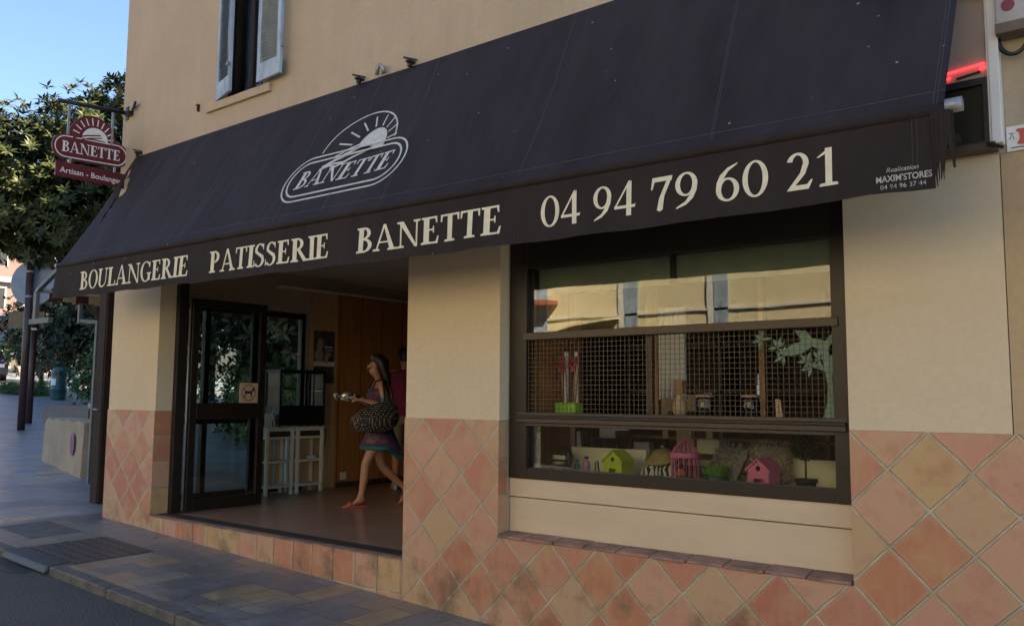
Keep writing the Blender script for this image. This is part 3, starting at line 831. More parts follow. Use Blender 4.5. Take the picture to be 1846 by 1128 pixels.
# ---- first floor window with shutters
uw = MB()
uw.box(UX0, UX0 + .05, .12, .18, UZ0, UZ1); uw.box(UX1 - .05, UX1, .12, .18, UZ0, UZ1)
uw.box(UX0 + .05, UX1 - .05, .12, .18, UZ0, UZ0 + .05); uw.box(UX0 + .05, UX1 - .05, .12, .18, UZ1 - .05, UZ1)
uw.box(-3.06, -3.0, .125, .175, UZ0 + .05, UZ1 - .05)
win = uw.build('window', M['frame'], B, bevel=.004)
BX('glass_pane', M['glass'], win, (UX0 + .05, -3.06, .145, .151, UZ0 + .05, UZ1 - .05), (-3.0, UX1 - .05, .145, .151, UZ0 + .05, UZ1 - .05))
BX('sill', M['plaster'], win, (-3.575, -2.49, -.035, .12, 4.135, 4.22), bevel=.006)
def shutter(hx, hy, ang, w, sgn):
    """leaf hinged at hx; closed it runs along +x (sgn 1) or -x (sgn -1)"""
    o = MB(); t = .032; st = .055
    def P(u, v, z):  # u along leaf, v thickness
        c, s = math.cos(ang), math.sin(ang)
        return (hx + sgn * (u * c) + sgn * v * s * 0 + (v * s if sgn > 0 else -v * s), hy - u * s + v * c * (1 if True else 0), z)
    def bx(u0, u1, v0, v1, z0, z1):
        o.hexa([P(u0, v0, z0), P(u1, v0, z0), P(u1, v1, z0), P(u0, v1, z0), P(u0, v0, z1), P(u1, v0, z1), P(u1, v1, z1), P(u0, v1, z1)])
    z0, z1 = UZ0 + .015, UZ1 - .01
    bx(0, st, 0, t, z0, z1); bx(w - st, w, 0, t, z0, z1)
    bx(st, w - st, 0, t, z0, z0 + .17); bx(st, w - st, 0, t, z1 - .1, z1)
    s = o.build('shutter', M['shutter'], B, bevel=.003)
    o2 = MB(); z = z0 + .175
    while z < z1 - .11:
        vs = [P(st, .004, z), P(w - st, .004, z), P(w - st, .011, z), P(st, .011, z), P(st, t - .008, z + .010), P(w - st, t - .008, z + .010), P(w - st, t - .001, z + .010), P(st, t - .001, z + .010)]
        o2.hexa(vs); z += .034
    o2.build('louvres', M['shutter'], s)
    o3 = MB()
    for zz in (z0 + .25, z0 + 1.1): 
        p = P(w, .0, zz); o3.box(p[0] - .012, p[0] + .012, p[1] - .03, p[1] + .005, zz, zz + .035)
    o3.tube([P(w - .02, -.012, z0 + .15), P(w - .02, -.012, z0 + 1.2)], .006, 6)
    o3.build('latch', M['alu'], s)
    return s
shutter(UX0 + .005, -.012, R(15), .40, 1)
shutter(UX1 - .005, -.045, R(176), .40, -1)
BX('shutter_hook', M['iron'], B, (-3.742, -3.734, -.03, 0, 4.19, 4.27), (-3.76, -3.72, -.036, -.03, 4.25, 4.262))

# ================================================================== AWNING
AX0, AX1 = -5.013, 3.50
ZW = 3.925
def zf(x): return 2.600 - .0088 * (x + 5.0)
YF = -.768
def cn(x, s, off=0.0):
    """point on the canvas: s in 0..1 from wall to front bar"""
    y = YF * s; z = ZW + (zf(x) - ZW) * s
    sag = -.022 * math.sin(PI * s) * (0.6 + 0.4 * math.sin(x * 1.9 + .6)) + .009 * math.sin(x * 3.1 + s * 2) * math.sin(PI * s) + .005 * math.sin(x * 7.3 - s * 5) * math.sin(PI * s)
    nx = (0, -(ZW - 2.56) / 1.57, .768 / 1.57)
    nx = (0, -nx[1] * -1, nx[2])
    return (x, y + nx[1] * (sag + off), z + nx[2] * (sag + off))
A = thing('shop_awning', 'long dark aubergine shop awning with cream lettering on its valance', 'awning', (0, 0, 0))
xs = []
x = AX0
while x < AX0 + .42: xs.append(x); x += .018
while x < AX1: xs.append(x); x += .12
xs.append(AX1)
NS = 44
holes = [((-4.84, .40), (-4.72, .60), .062), ((-4.79, .68), (-4.76, .80), .028), ((-4.78, .86), (-4.755, .985), .018), ((-4.93, .22), (-4.885, .33), .024)]
def in_hole(x, d):
    for (ax, ay), (bx_, by), r in holes:
        px, py = bx_ - ax, by - ay; l2 = px * px + py * py
        tt = max(0, min(1, ((x - ax) * px + (d - ay) * py) / l2))
        if math.hypot(x - ax - px * tt, d - ay - py * tt) < r: return True
    return False
k = MB(); k.smooth = True
ks = {}
for i, xx in enumerate(xs):
    for j in range(NS + 1):
        ks[i, j] = len(k.v); k.v.append(cn(xx, j / NS))
for i in range(len(xs) - 1):
    for j in range(NS):
        if in_hole((xs[i] + xs[i + 1]) / 2, (j + .5) / NS * 1.57): continue
        k.f.append([ks[i, j], ks[i + 1, j], ks[i + 1, j + 1], ks[i, j + 1]]); k.mi.append(0); k.sm.append(True)
can = k.build('canopy', M['canopy'], A)
sm_ = can.modifiers.new('cloth', 'SOLIDIFY'); sm_.thickness = .004; sm_.offset = -1
# seams running down the canvas and the stitched hem
k = MB()
for x0, x1 in ((-4.05, -4.05), (-2.9, -2.75), (-1.5, -1.38), (-.94, -.78), (-.28, -.13), (1.03, 1.10), (2.28, 2.38)):
    for dx in (0, .012):
        L = [cn(x0 + (x1 - x0) * j / 30 + dx, .01 + .955 * j / 30, .003) for j in range(31)]
        L2 = [cn(x0 + (x1 - x0) * j / 30 + dx + .0035, .01 + .955 * j / 30, .003) for j in range(31)]
        k.add(L + L2, [(j, j + 1, 32 + j, 31 + j) for j in range(30)])
for s0 in (.935,):
    L = [cn(AX0 + (AX1 - AX0) * j / 60, s0, .003) for j in range(61)]
    L2 = [cn(AX0 + (AX1 - AX0) * j / 60, s0 + .003, .003) for j in range(61)]
    k.add(L + L2, [(j, j + 1, 62 + j, 61 + j) for j in range(60)])
for x0 in (AX1 - .03, AX1 - .045):
    L = [cn(x0, j / 30, .003) for j in range(31)]; L2 = [cn(x0 + .003, j / 30, .003) for j in range(31)]
    k.add(L + L2, [(j, j + 1, 32 + j, 31 + j) for j in range(30)])
k.build('seam', M['thread'], can)
# front bar
k = MB(); k.tube([(AX0 - .01 + (AX1 - AX0 + .02) * j / 12, YF, zf(AX0 + (AX1 - AX0) * j / 12) - .012) for j in range(13)], .03, 14)
fb = k.build('front_bar', M['valance'], A)
k = MB(); k.tube([(AX1 + .01, YF, zf(AX1) - .005), (AX1 + .075, YF, zf(AX1) - .004)], .033, 12); k.build('end_cap', M['alu'], fb); k = MB(); k.tube([(AX0 - .05, YF, zf(AX0) - .012), (AX0 - .01, YF, zf(AX0) - .012)], .03, 12)
k.build('end_cap', M['alu'], fb)
# valance with a frayed right end
def vb(x):
    pts = [(-5.06, 2.236), (-2.5, 2.205), (0, 2.172), (2.1, 2.156), (3.5, 2.164)]
    for (a, za), (b, zb) in zip(pts, pts[1:]):
        if x <= b: return za + (zb - za) * (x - a) / (b - a)
    return pts[-1][1]
k = MB(); k.smooth = True
vx = [AX0 - .03 + (3.462 - AX0 + .03) * i / 90 for i in range(91)]
NV = 6
def vy(x, t): return YF - .012 - .012 * t + .007 * t * math.sin(x * 5.3) + .004 * t * math.sin(x * 13 + 1)
for i, xx in enumerate(vx):
    for j in range(NV + 1):
        t = j / NV
        zt = zf(xx) - .03; zb = vb(xx) + .004 * math.sin(xx * 8.5) + random.uniform(-.002, .002)
        k.v.append((xx + (-.03 * t if i == 0 else 0), vy(xx, t), zt + (zb - zt) * t))
for i in range(90):
    for j in range(NV):
        k.f.append([i * (NV + 1) + j, (i + 1) * (NV + 1) + j, (i + 1) * (NV + 1) + j + 1, i * (NV + 1) + j + 1]); k.mi.append(0); k.sm.append(True)
# frayed strips
xx = 3.455
while xx < 3.53:
    w = random.uniform(.008, .018)
    zt = zf(xx) - .02
    frac = (xx - 3.455) / .09
    zb = vb(xx) + random.choice([.0, .03, .05, .015, .09]) + .03 * frac
    y = vy(xx, .5) - .004 + random.uniform(-.006, .006)
    bend = random.uniform(-.012, .02)
    k.add([(xx - .006, y, zt), (xx + w, y, zt), (xx + w + bend * .3, y - .005, (zt + zb) / 2), (xx + w * .6 + bend, y - .012, zb), (xx + w * .2 + bend, y - .012, zb), (xx - .006 + bend * .3, y - .005, (zt + zb) / 2)],
          [(0, 1, 2, 5), (5, 2, 3, 4)])
    xx += w * .75
va = k.build('valance', M['valance'], A)
k = MB()
for x0 in (-3.63, -1.36, -.13, 1.12, 1.145, 3.37, 3.39):
    k.add([(x0, vy(x0, 0) - .003, zf(x0) - .03), (x0 + .004, vy(x0, 0) - .003, zf(x0) - .03), (x0 + .004, vy(x0, 1) - .003, vb(x0) + .006), (x0, vy(x0, 1) - .003, vb(x0) + .006)], [(0, 1, 2, 3)])
k.build('seam', simple('valance seam', (0.036, 0.03, 0.03), 0.8, 0.2), va)
# lettering
k = MB()
def base(x): return 2.292 - .0115 * (x + 4.45) if x < 0 else 2.2405 + .0
def lf(h):
    def f(u, v, l):
        z = base(u) + v * h
        t = (zf(u) - .03 - z) / max(.01, (zf(u) - .03 - vb(u)))
        return (u, vy(u, t) - .0035 - .00025 * l, z)
    return f
for tx, a, b, h_ in (('BOULANGERIE', -4.485, -2.475, .183), ('PATISSERIE', -2.165, -.605, .181), ('BANETTE', -.305, 1.025, .18), ('04', 1.310, 1.605, .18), ('94', 1.680, 1.970, .18),
                     ('79', 2.052, 2.345, .18), ('60', 2.420, 2.715, .18), ('21', 2.795, 3.055, .18)):
    k = MB(); word(k, tx, a, b, lf(h_)); k.build('lettering', M['letter'], va, fixn=False)
k = MB()
def sf(x0, z0):
    return lambda u, v: (x0 + u, vy(x0 + u, .8) - .006, z0 + v)
sans(k, 'MAXIM\'STORES', sf(3.218, 2.215), .232, .030, .02)
sans(k, 'Realisation', sf(3.262, 2.258), .135, .022, .0, .3)
sans(k, '04 94 96 37 44', sf(3.235, 2.182), .19, .022)
k.build('maker_print', M['fadedtext'], va, fixn=False)
# printed emblem on the canvas: (x, d) with d the distance down the slope
k = MB()
def lg(u, v): return cn(u, v / 1.57, .0035)
def lg2(u, v): return cn(u, v / 1.57, .005)
PO = pill(-.81, 1.09, .70, .235)
stroke(k, [p for p in PO], .016, lg, True)
stroke(k, pill(-.81, 1.09, .645, .18)[:], .018, lg2, True)
stroke(k, [(-.78 + .42 * math.cos(R(a)), .865 - .40 * math.sin(R(a))) for a in range(6, 175, 6)], .014, lg)
sun_p = [(-.62 + .17 * math.cos(R(a)), .87 - .20 * math.sin(R(a))) for a in range(-14, 170, 8)]
k.add([lg2(*p) for p in sun_p], [tuple(range(len(sun_p)))])
for a in (12, 32, 52, 72, 94, 116, 138, 160):
    c, s_ = math.cos(R(a)), math.sin(R(a))
    stroke(k, [(-.66 + .22 * c, .87 - .23 * s_), (-.70 + .36 * c, .87 - .35 * s_)], .016, lg)
for (x0, y0), (x1, y1), w in (((-1.10, 1.00), (-.62, .80), .035), ((-1.02, .96), (-.70, .90), .02), ((-1.12, 1.02), (-.82, .98), .02), ((-.98, 1.04), (-.55, .88), .025), ((-1.0, .90), (-.72, .80), .018)):
    stroke(k, [(x0, y0), ((x0 + x1) / 2, (y0 + y1) / 2 - .02), (x1, y1)], w, lg2)
word(k, 'BANETTE', -1.345, -.245, lambda u, v, l: cn(u + v * .02, (1.185 - v * .185 + (u + .8) * -.01) / 1.57, .006 + .0003 * l))
k.build('emblem', M['logo'], can, fixn=False)
# folding arms under the canvas
for x in (-4.4, -.9, 2.8):
    k = MB(); k.bar((x, -.02, 2.78), (x + .55, -.38, 2.66), .04); k.bar((x + .55, -.38, 2.66), (x + .1, YF + .03, zf(x) - .03), .035)
    k.build('folding_arm', M['alu'], A)
# wall brackets peeping over the top edge
for x in (-4.89, -1.19, -.57):
    k = MB()
    k.box(x - .02, x + .02, -.08, -.002, ZW + .012, ZW + .03); k.bar((x - .05, -.075, ZW + .06), (x + .05, -.02, ZW + .03), .018, .014); k.box(x - .02, x + .015, -.06, -.03, ZW - .02, ZW + .03)
    k.build('bracket', M['iron'], A, bevel=.003)
k = MB(); k.tube([(-.96, -.05, ZW + .0), (-.95, -.055, ZW + .05), (-.92, -.055, ZW + .075), (-.89, -.05, ZW + .055), (-.88, -.045, ZW)], .018, 8)
k.build('clamp', M['alu'], A)

# ================================================================== HANGING SIGN
S = thing('hanging_sign', 'burgundy hanging sign with rising sun on an iron arm at the corner', 'sign', (-5.25, 0, 3.9))
SX = .0
def sp(off): return lambda u, v: (SX + off, u, v - 3.9 + .04 * u + .02)
outl = []
P0 = pill(-.39, 3.945, .425, .142)
k = MB()
k.prism(P0, .02, lambda u, v, w: (SX - .02 + w, u, v - 3.9 + .04 * u + .02))
dome = [(-.385 + .262 * math.cos(R(a)), 4.07 + .272 * math.sin(R(a))) for a in range(-2, 183, 6)]
k.prism(dome, .018, lambda u, v, w: (SX - .0195 + w, u, v - 3.9 + .04 * u + .02))
k.build('sign_board', M['red'], S)
k = MB()
stroke(k, pill(-.39, 3.945, .395, .115), .012, sp(.0035), True)
sd = [(-.36 + .145 * math.cos(R(a)), 4.07 + .14 * math.sin(R(a))) for a in range(0, 181, 10)]
k.add([sp(.003)(*p) for p in sd], [tuple(range(len(sd)))])
for a in range(10, 175, 17):
    c, s_ = math.cos(R(a)), math.sin(R(a))
    stroke(k, [(-.375 + .165 * c, 4.07 + .165 * s_), (-.38 + .235 * c, 4.07 + .245 * s_)], .013, sp(.003))
word(k, 'BANETTE', -.715, -.065, lambda u, v, l: sp(.004 + .0002 * l)(u, 3.885 + v * .12))
k.build('sign_print', M['white'], S, fixn=False)
k = MB()
for (x0, y0), (x1, y1), w in (((-.60, 4.055), (-.30, 4.135), .016), ((-.56, 4.03), (-.28, 4.11), .012), ((-.50, 4.06), (-.25, 4.07), .012)):
    stroke(k, [(x0, y0), ((x0 + x1) / 2, (y0 + y1) / 2 + .012), (x1, y1)], w, sp(.0042))
k.build('wheat_print', M['red'], S, fixn=False)
k = MB(); k.box(SX - .016, SX, -.765, .0, -.305, -.135)
pl = k.build('lower_plate', M['red'], S, bevel=.003)
k = MB()
sans(k, 'Artisan - Boulanger', lambda u, v: (SX + .003, -.72 + u, -.255 + v), .69, .062, .01)
k.build('plate_print', M['white'], pl, fixn=False)
k = MB()
k.tube([(0, .03, .585), (0, -.78, .525)], .024, 10)
k.box(-.03, .03, -.01, .10, .50, .66)
k.bar((0.02, .03, .60), (.28, -.06, .64), .025); k.bar((0.05, .0, .54), (.28, -.06, .635), .018); k.box(.05, .13, -.06, .02, .53, .58)
k.build('arm', M['iron'], S)
for y, a, b in ((-.655, .17, .56), (-.17, .17, .56), (-.62, -.14, -.08), (-.12, -.14, -.08)):
    k = MB(); k.box(-.008, .008, y - .012, y + .012, a, b); k.build('hanger', M['alu'], S)

# ================================================================== RIGHT END OF THE FACADE
D = thing('display_case', 'pinkish wall showcase with red lit strip at the right end of the awning', 'showcase', (3.45, 0, 2.48))
k = MB()
k.box(-.36, .135, -.085, -.002, .0, .04)
k.build('sill', M['rail'], D, bevel=.004)
k = MB(); k.box(-.36, .115, -.055, -.002, .38, 1.05)
k.build('panel', simple('pinkish grey panel', (0.36, 0.27, 0.215), 0.5, 0.2, 3), D)
k = MB(); k.box(-.36, .115, -.06, -.045, .345, .38); k.box(.085, .115, -.06, -.045, .04, .345); k.box(-.36, .085, -.06, -.045, .04, .055)
fr = k.build('pane_frame', M['black'], D)
k = MB(); k.box(-.36, .085, -.05, -.044, .055, .345)
k.build('glass_pane', M['glass'], fr)
k = MB(); k.box(-.36, .085, -.03, -.02, .05, .35); k.build('back_board', simple('dark brown back board', (0.06, 0.045, 0.035), 0.6, 0.2), D)
k = MB()
k.bar((-.085, -.062, .43), (.10, -.062, .448), .012, .010); k.bar((-.085, -.062, .405), (-.06, -.062, .408), .012, .012)
k.tube([(-.085 + .014 * math.cos(R(a)), -.064, .418 + .02 * math.sin(R(a))) for a in range(40, 330, 25)], .005, 6)
k.bar((.075, -.062, .428), (.10, -.062, .43), .010, .02)
k.build('red_light', M['redled'], D)
k = MB(); k.bar((-.03, -.06, .395), (.08, -.06, .41), .006, .012); k.build('light_text', M['black'], D)
k = MB(); k.box(.118, .165, -.075, -.002, .03, 1.05); k.box(.108, .118, -.07, -.002, .04, 1.05)
k.build('side_post', M['white'], D, bevel=.004)
k = MB(); k.bar((-.02, -.075, .87), (.12, -.075, .79), .03, .03); k.build('brace', M['wood_dark'], D)
k = MB(); k.bar((.10, -.09, .03), (.17, -.10, -.005), .015); k.build('hook', M['black'], D)
E_ = thing('meter_box', 'grey electrical box with dark red round badge high on the wall', 'meter box', (3.68, 0, 3.06))
k = MB(); k.box(-.065, .08, -.12, -.002, .03, .42); k.build('case', M['greypaint'], E_, bevel=.006)
k = MB(); k.box(-.068, .16, -.125, -.002, -.02, .03); k.build('base_tray', simple('brown grey tray', (0.13, 0.11, 0.08), 0.7, 0.2), E_)
k = MB(); k.box(.09, .2, -.10, -.002, .03, .42); k.build('side_case', M['greypaint'], E_, bevel=.006)
k = MB(); k.add([(-.008 + .03 * math.cos(R(a)), -.1225, .115 + .032 * math.sin(R(a))) for a in range(0, 360, 20)], [tuple(range(18))]); k.build('badge', simple('dark red badge', (0.16, 0.02, 0.045), 0.5, 0.1), E_, fixn=False)
k = MB(); k.tube([(-.06 + .06 + .065 * math.cos(R(a)), -.06, -.03 + .085 * math.sin(R(a))) for a in range(175, 370, 15)], .011, 8); k.build('cable', M['black'], E_)
Q = thing('wall_plaque', 'small white ceramic plaque with red crest on the right wall', 'plaque', (3.69, 0, 2.53))
k = MB(); k.box(-.068, .072, -.010, .003, -.058, .068); k.build('plate', M['white'], Q, bevel=.002)
k = MB()
k.add([(u, -.0125, v) for u, v in ((-.02, .05), (.02, .05), (.026, .04), (.012, .03), (.01, .0), (.024, -.025), (0, -.03), (-.024, -.025), (-.01, .0), (-.012, .03), (-.026, .04))], [tuple(range(11))])
k.build('crest', simple('red glaze', (0.5, 0.06, 0.05), 0.4, 0.1), Q, fixn=False)
k = MB()
for x in (-.055, .035): 
    stroke(k, [(x, .0), (x + .012, .025), (x + .02, .0)], .005, lambda u, v: (u, -.0125, v)); stroke(k, [(x, .03), (x + .02, .03)], .005, lambda u, v: (u, -.0125, v))
stroke(k, [(-.05, -.042), (.05, -.042)], .006, lambda u, v: (u, -.0125, v))
k.build('lettering', simple('grey glaze', (0.12, 0.12, 0.1), 0.4, 0.1), Q, fixn=False)

# ================================================================== SIDE TERRACE
T = thing('terrace_awning', 'burgundy and cream striped side awning over the terrace', 'awning', (-5.35, .45, 2.6))
k = MB()
SY1 = 6.2
za, xb, zb2 = 1.13, -2.72, .06       # at wall and at front, relative
def sa(x): return za + (zb2 - za) * (x / xb)
k.hexa([(-.02, 0, sa(0) - .006), (xb, 0, sa(xb) - .006), (xb, SY1, sa(xb) - .006), (-.02, SY1, sa(0) - .006), (-.02, 0, sa(0)), (xb, 0, sa(xb)), (xb, SY1, sa(xb)), (-.02, SY1, sa(0))])
k.build('canopy', M['stripe'], T)
k = MB()
n = 60
for i in range(n):
    y0, y1 = SY1 * i / n, SY1 * (i + 1) / n
    dz = .025 * abs(math.sin(PI * i / 3))
    k.hexa([(xb - .006, y0, sa(xb) - .15 + dz), (xb, y0, sa(xb) - .15 + dz), (xb, y1, sa(xb) - .15 + dz), (xb - .006, y1, sa(xb) - .15 + dz), (xb - .006, y0, sa(xb)), (xb, y0, sa(xb)), (xb, y1, sa(xb)), (xb - .006, y1, sa(xb))])
k.build('valance', M['stripe'], T)
k = MB(); k.bar((xb + .02, -.15, sa(xb) + .01), (-.05, -.15, sa(0) - .02), .06, .05)
k.build('side_arm', M['dullalu'], T)
k = MB(); k.tube([(xb, -.17, sa(xb)), (xb, SY1, sa(xb))], .03, 8)
k.build('front_bar', M['alu'], T)
k = MB(); k.box(xb - .04, xb + .04, -.19, -.14, sa(xb) - .42, sa(xb) - .02); k.box(xb - .1, xb + .5, -.21, -.15, sa(xb) - .47, sa(xb) - .40)
k.build('bracket', M['dullalu'], T)
PX = thing('terrace_post', 'thick dark brown terrace post beside the left tiled pillar', 'post', (-6.32, .40, gz(-6.32)))
k = MB(); k.box(-.085, .085, -.05, .05, 0, 2.75); k.build('shaft', M['postbrown'], PX)
k = MB(); k.box(.085, .11, -.04, .04, .02, 2.7); k.build('door_edge', M['postbrown'], PX)
k = MB(); k.tube([(.10, -.05, 1.13), (.10, -.11, 1.13), (.02, -.11, 1.135)], .011, 8); k.build('handle', M['alu'], PX)
PD = thing('drain_pipe', 'thin grey metal pipe standing behind the brown terrace post', 'pipe', (-8.07, 1.13, gz(-8.07)))
k = MB(); k.bar((0, 0, 0), (0.02, 0, 2.28), .055, .055); k.bar((.045, 0, 2.27), (-.33, -.1, 2.30), .05, .05); k.bar((-.33, -.1, 2.26), (-.33, -.1, 2.62), .05)
k.build('pipe', M['dullalu'], PD)

# stone planter, table
PL = thing('stone_planter', 'rough pale stone planter with a no-parking sticker on its front', 'planter', (-9.8, 1.6, 0.06))
k = MB()
n = 14
A0, A1 = Vector((-11.07, 1.75)), Vector((-8.59, 1.24)); NN = Vector((.2, .98)) * .55
ring_pts = []
for i in range(n):
    for (t0, t1) in ((i / n, (i + 1) / n),):
        a = A0.lerp(A1, t0); b = A0.lerp(A1, t1)
        j = [random.uniform(-.02, .02) for _ in range(4)]
        zt0 = .84 + .02 * math.sin(i * 1.7); zt1 = .84 + .02 * math.sin((i + 1) * 1.7)
        if i == 0: zt0 = .80
        k.hexa([(a.x + 9.8, a.y - 1.6, gz(a.x) - .2), (b.x + 9.8, b.y - 1.6, gz(b.x) - .2), (b.x + NN.x + 9.8, b.y + NN.y - 1.6, gz(b.x) - .2), (a.x + NN.x + 9.8, a.y + NN.y - 1.6, gz(a.x) - .2),
                (a.x + 9.8, a.y - 1.6 + .03, zt0 - .06), (b.x + 9.8, b.y - 1.6 + .03, zt1 - .06), (b.x + NN.x + 9.8, b.y + NN.y - 1.6, zt1 - .06), (a.x + NN.x + 9.8, a.y + NN.y - 1.6, zt0 - .06)])
k.build('stone_body', M['stone'], PL)
cx_, cy_ = A0.lerp(A1, .80)
dx, dy = (A1 - A0).normalized()
def on_pl(u, v, w): return (cx_ + 9.8 + dx * u - dy * 0 + dy * 0 + w * dy, cy_ - 1.6 + dy * u - .006 * 1 - w, v)
k = MB(); k.add([on_pl(.13 * math.cos(R(a)), .44 + .17 * math.sin(R(a)), .004) for a in range(0, 360, 15)], [tuple(range(24))])
k.build('sticker', simple('violet sticker', (0.13, 0.10, 0.30), 0.5, 0.1), PL, fixn=False)
k = MB()
stroke(k, [(.115 * math.cos(R(a)), .44 + .155 * math.sin(R(a))) for a in range(0, 360, 15)], .022, lambda u, v: on_pl(u, v, .007), True)
stroke(k, [(-.08, .55), (.08, .33)], .022, lambda u, v: on_pl(u, v, .008)); stroke(k, [(.08, .55), (-.08, .33)], .022, lambda u, v: on_pl(u, v, .009))
k.build('sticker_ring', simple('red sticker print', (0.42, 0.07, 0.09), 0.5, 0.1), PL, fixn=False)
ST = thing('stone_table', 'flat grey stone table top on a stub pillar behind the planter', 'table', (-10.1, 2.55, gz(-10.1)))
k = MB(); 
top = [(.72 * math.cos(R(a)) * (1 + random.uniform(-.06, .06)), .42 * math.sin(R(a)) * (1 + random.uniform(-.06, .06))) for a in range(0, 360, 18)]
k.prism(top, .09, lambda u, v, w: (u, v, .92 + w)); k.build('table_top', M['concrete'], ST, bevel=.015)
k = MB(); k.lathe([(.20, 0), (.17, .1), (.16, .8), (.22, .92)], (0, 0, 0), 14); k.build('pedestal', M['stone'], ST)

# ================================================================== STREET FURNITURE ON THE LEFT
mp = thing('mirror_post', 'tall brown post carrying a large round sign seen from behind', 'sign', (-17.48, 3.98, gz(-17.48)))
k = MB(); k.tube([(0, 0, 0), (0, 0, 4.05)], .085, 12); k.build('pole', M['pole'], mp)
k = MB(); f_ = Vector((-.62, .78, 0)); r_ = Vector((.78, .62, 0))
c_ = f_ * .14
pts = [(c_ + r_ * .53 * math.cos(R(a)) + Vector((0, 0, 3.49 + .53 * math.sin(R(a))))) for a in range(0, 360, 10)]
p2 = [p + f_ * .05 for p in pts]; m_ = len(pts)
k.add(pts + p2, [tuple(range(m_)), tuple(range(2 * m_ - 1, m_ - 1, -1))] + [(i, (i + 1) % m_, m_ + (i + 1) % m_, m_ + i) for i in range(m_)])
dsk = k.build('disc', M['signback'], mp)
k = MB(); k.tube([p + f_ * .02 for p in pts] + [pts[0] + f_ * .02], .022, 6, False); k.build('rim', M['alu'], dsk)
for z in (3.15, 3.75, 4.0):
    k = MB(); k.tube([(0, 0, z - .025), (0, 0, z + .025)], .095, 10); k.build('clamp', M['alu'], mp)
s2 = thing('sign_post', 'brown post with an olive rectangular sign board seen from behind', 'sign', (-19.54, 4.99, gz(-19.54)))
k = MB(); k.tube([(0, 0, 0), (0, 0, 2.72)], .08, 12); k.build('pole', M['pole'], s2)
k = MB(); q = -r_ * .34 - f_ * .05
def orient(c, w, h, t, ob):
    pts = []
    for dz in (-h / 2, h / 2):
        for i, j in ((-1, -1), (1, -1), (1, 1), (-1, 1)):
            pts.append(c + r_ * (w / 2 * i) + f_ * (t / 2 * j) + Vector((0, 0, dz)))
    return ob.hexa(pts)
orient(-r_ * .27 + f_ * .11 + Vector((0, 0, 2.69)), .95, .44, .04, k); k.build('board', M['olive'], s2, bevel=.005)
k = MB(); orient(Vector((0, 0, 2.44)), .24, .05, .2, k); k.build('clamp', M['alu'], s2)
s3 = thing('notice_post', 'slim post with small white notice boards near the bin', 'sign', (-35.0, 11.75, gz(-35.0)))
k = MB(); k.tube([(0, 0, -.1), (0, 0, 2.0)], .09, 10); k.build('pole', M['pole'], s3)
k = MB(); orient(Vector((0, 0, 2.42)) + r_ * .05, .82, .58, .05, k); k.build('lower_board', M['white'], s3)
k = MB(); orient(Vector((0, 0, 2.93)) + r_ * .22, .92, .38, .05, k); tb = k.build('upper_board', M['white'], s3)
k = MB(); orient(Vector((0, 0, 2.95)) + r_ * .5 - f_ * .03, .22, .24, .02, k); k.build('dark_mark', M['pole'], tb); k = MB(); orient(Vector((0, 0, 3.08)) + r_ * .0 - f_ * .03, .40, .1, .02, k)
k.build('red_mark', simple('red print', (0.35, 0.05, 0.06), 0.6, 0.1), tb)
k = MB()
for z in (2.52, 2.42, 2.32): orient(Vector((0, 0, z)) - f_ * .03, .6, .035, .02, k)
k.build('text_lines', simple('grey print', (0.3, 0.32, 0.36), 0.6, 0.1), s3)
wb = thing('waste_bin', 'dark green domed litter bin on the pavement by the hedge', 'bin', (-28.4, 9.6, gz(-28.4)))
k = MB(); k.lathe([(.26, 0), (.27, .05), (.27, .34), (.285, .36), (.285, .40), (.27, .42), (.275, .86), (.27, .95), (.245, 1.06), (.19, 1.14), (.10, 1.18), (.01, 1.19)], (0, 0, 0), 24)
k.build('body', M['bin'], wb)
k = MB(); cdir = Vector((.76, -.65, 0)).normalized()
sl = Vector((-cdir.y, cdir.x, 0))
for z0_, z1_, w_, m__, nm in ((.88, 1.0, .17, M['black'], 'slot'), (.52, .76, .08, M['white'], 'sticker')):
    k = MB(); base_ = -sl * .12
    vs = []
    for z in (z0_, z1_):
        for i in range(9):
            an = -w_ * 5 + w_ * 10 * i / 8 + (-.5 if nm == 'sticker' else -.35)
            d_ = cdir * math.cos(an) + sl * math.sin(an)
            rr = .279 if z < .9 else .272
            vs.append(d_ * (rr + .004) + Vector((0, 0, z)))
    k.add(vs, [(i, i + 1, 10 + i, 9 + i) for i in range(8)])
    k.build(nm, m__, wb)
lw = thing('low_wall', 'low blue grey concrete wall behind the sign posts', 'wall', (-20.5, 6.2, gz(-20.5)))
k = MB(); k.hexa([(.45, -.67, -.2), (-.8, 1.0, -.2), (-.5, 1.6, -.2), (1.2, .6, -.2), (.45, -.67, .42), (-.8, 1.0, .40), (-.5, 1.6, .40), (1.2, .6, .42)])
k.build('concrete', M['concrete'], lw, bevel=.02)
NH = thing('shade_house', 'tall ochre house added behind the terrace hedge to shade the square', 'building', (-15, 14, gz(-15)))  # unseen block added to keep sun patches off the square
k = MB(); k.box(-9, 17, 0, 8, -1, 19.0); k.build('wall', M['plaster_low'], NH)
k = MB(); k.hexa([(-9.4, -.5, 19.0), (17.4, -.5, 19.0), (17.4, 8.5, 19.0), (-9.4, 8.5, 19.0), (-9.4, 3.9, 20.7), (17.4, 3.9, 20.7), (17.4, 4.1, 20.7), (-9.4, 4.1, 20.7)]); k.build('roof', M['roof'], NH)
for z in (1.2, 4.4, 7.6, 10.8, 14.0):
    for x in (-7, -3.6, -.2, 3.2, 6.6):
        k = MB(); k.box(x - .5, x + .5, -.05, -.004, z, z + 1.6); w_ = k.build('window', M['shutter'], NH)
        k = MB(); k.box(x - .4, x + .4, -.062, -.048, z + .1, z + 1.5); k.build('pane', M['black'], w_)
fw = thing('garden_wall', 'pale low wall across the far end of the street', 'wall', (-52.5, 18.4, gz(-52.5)))
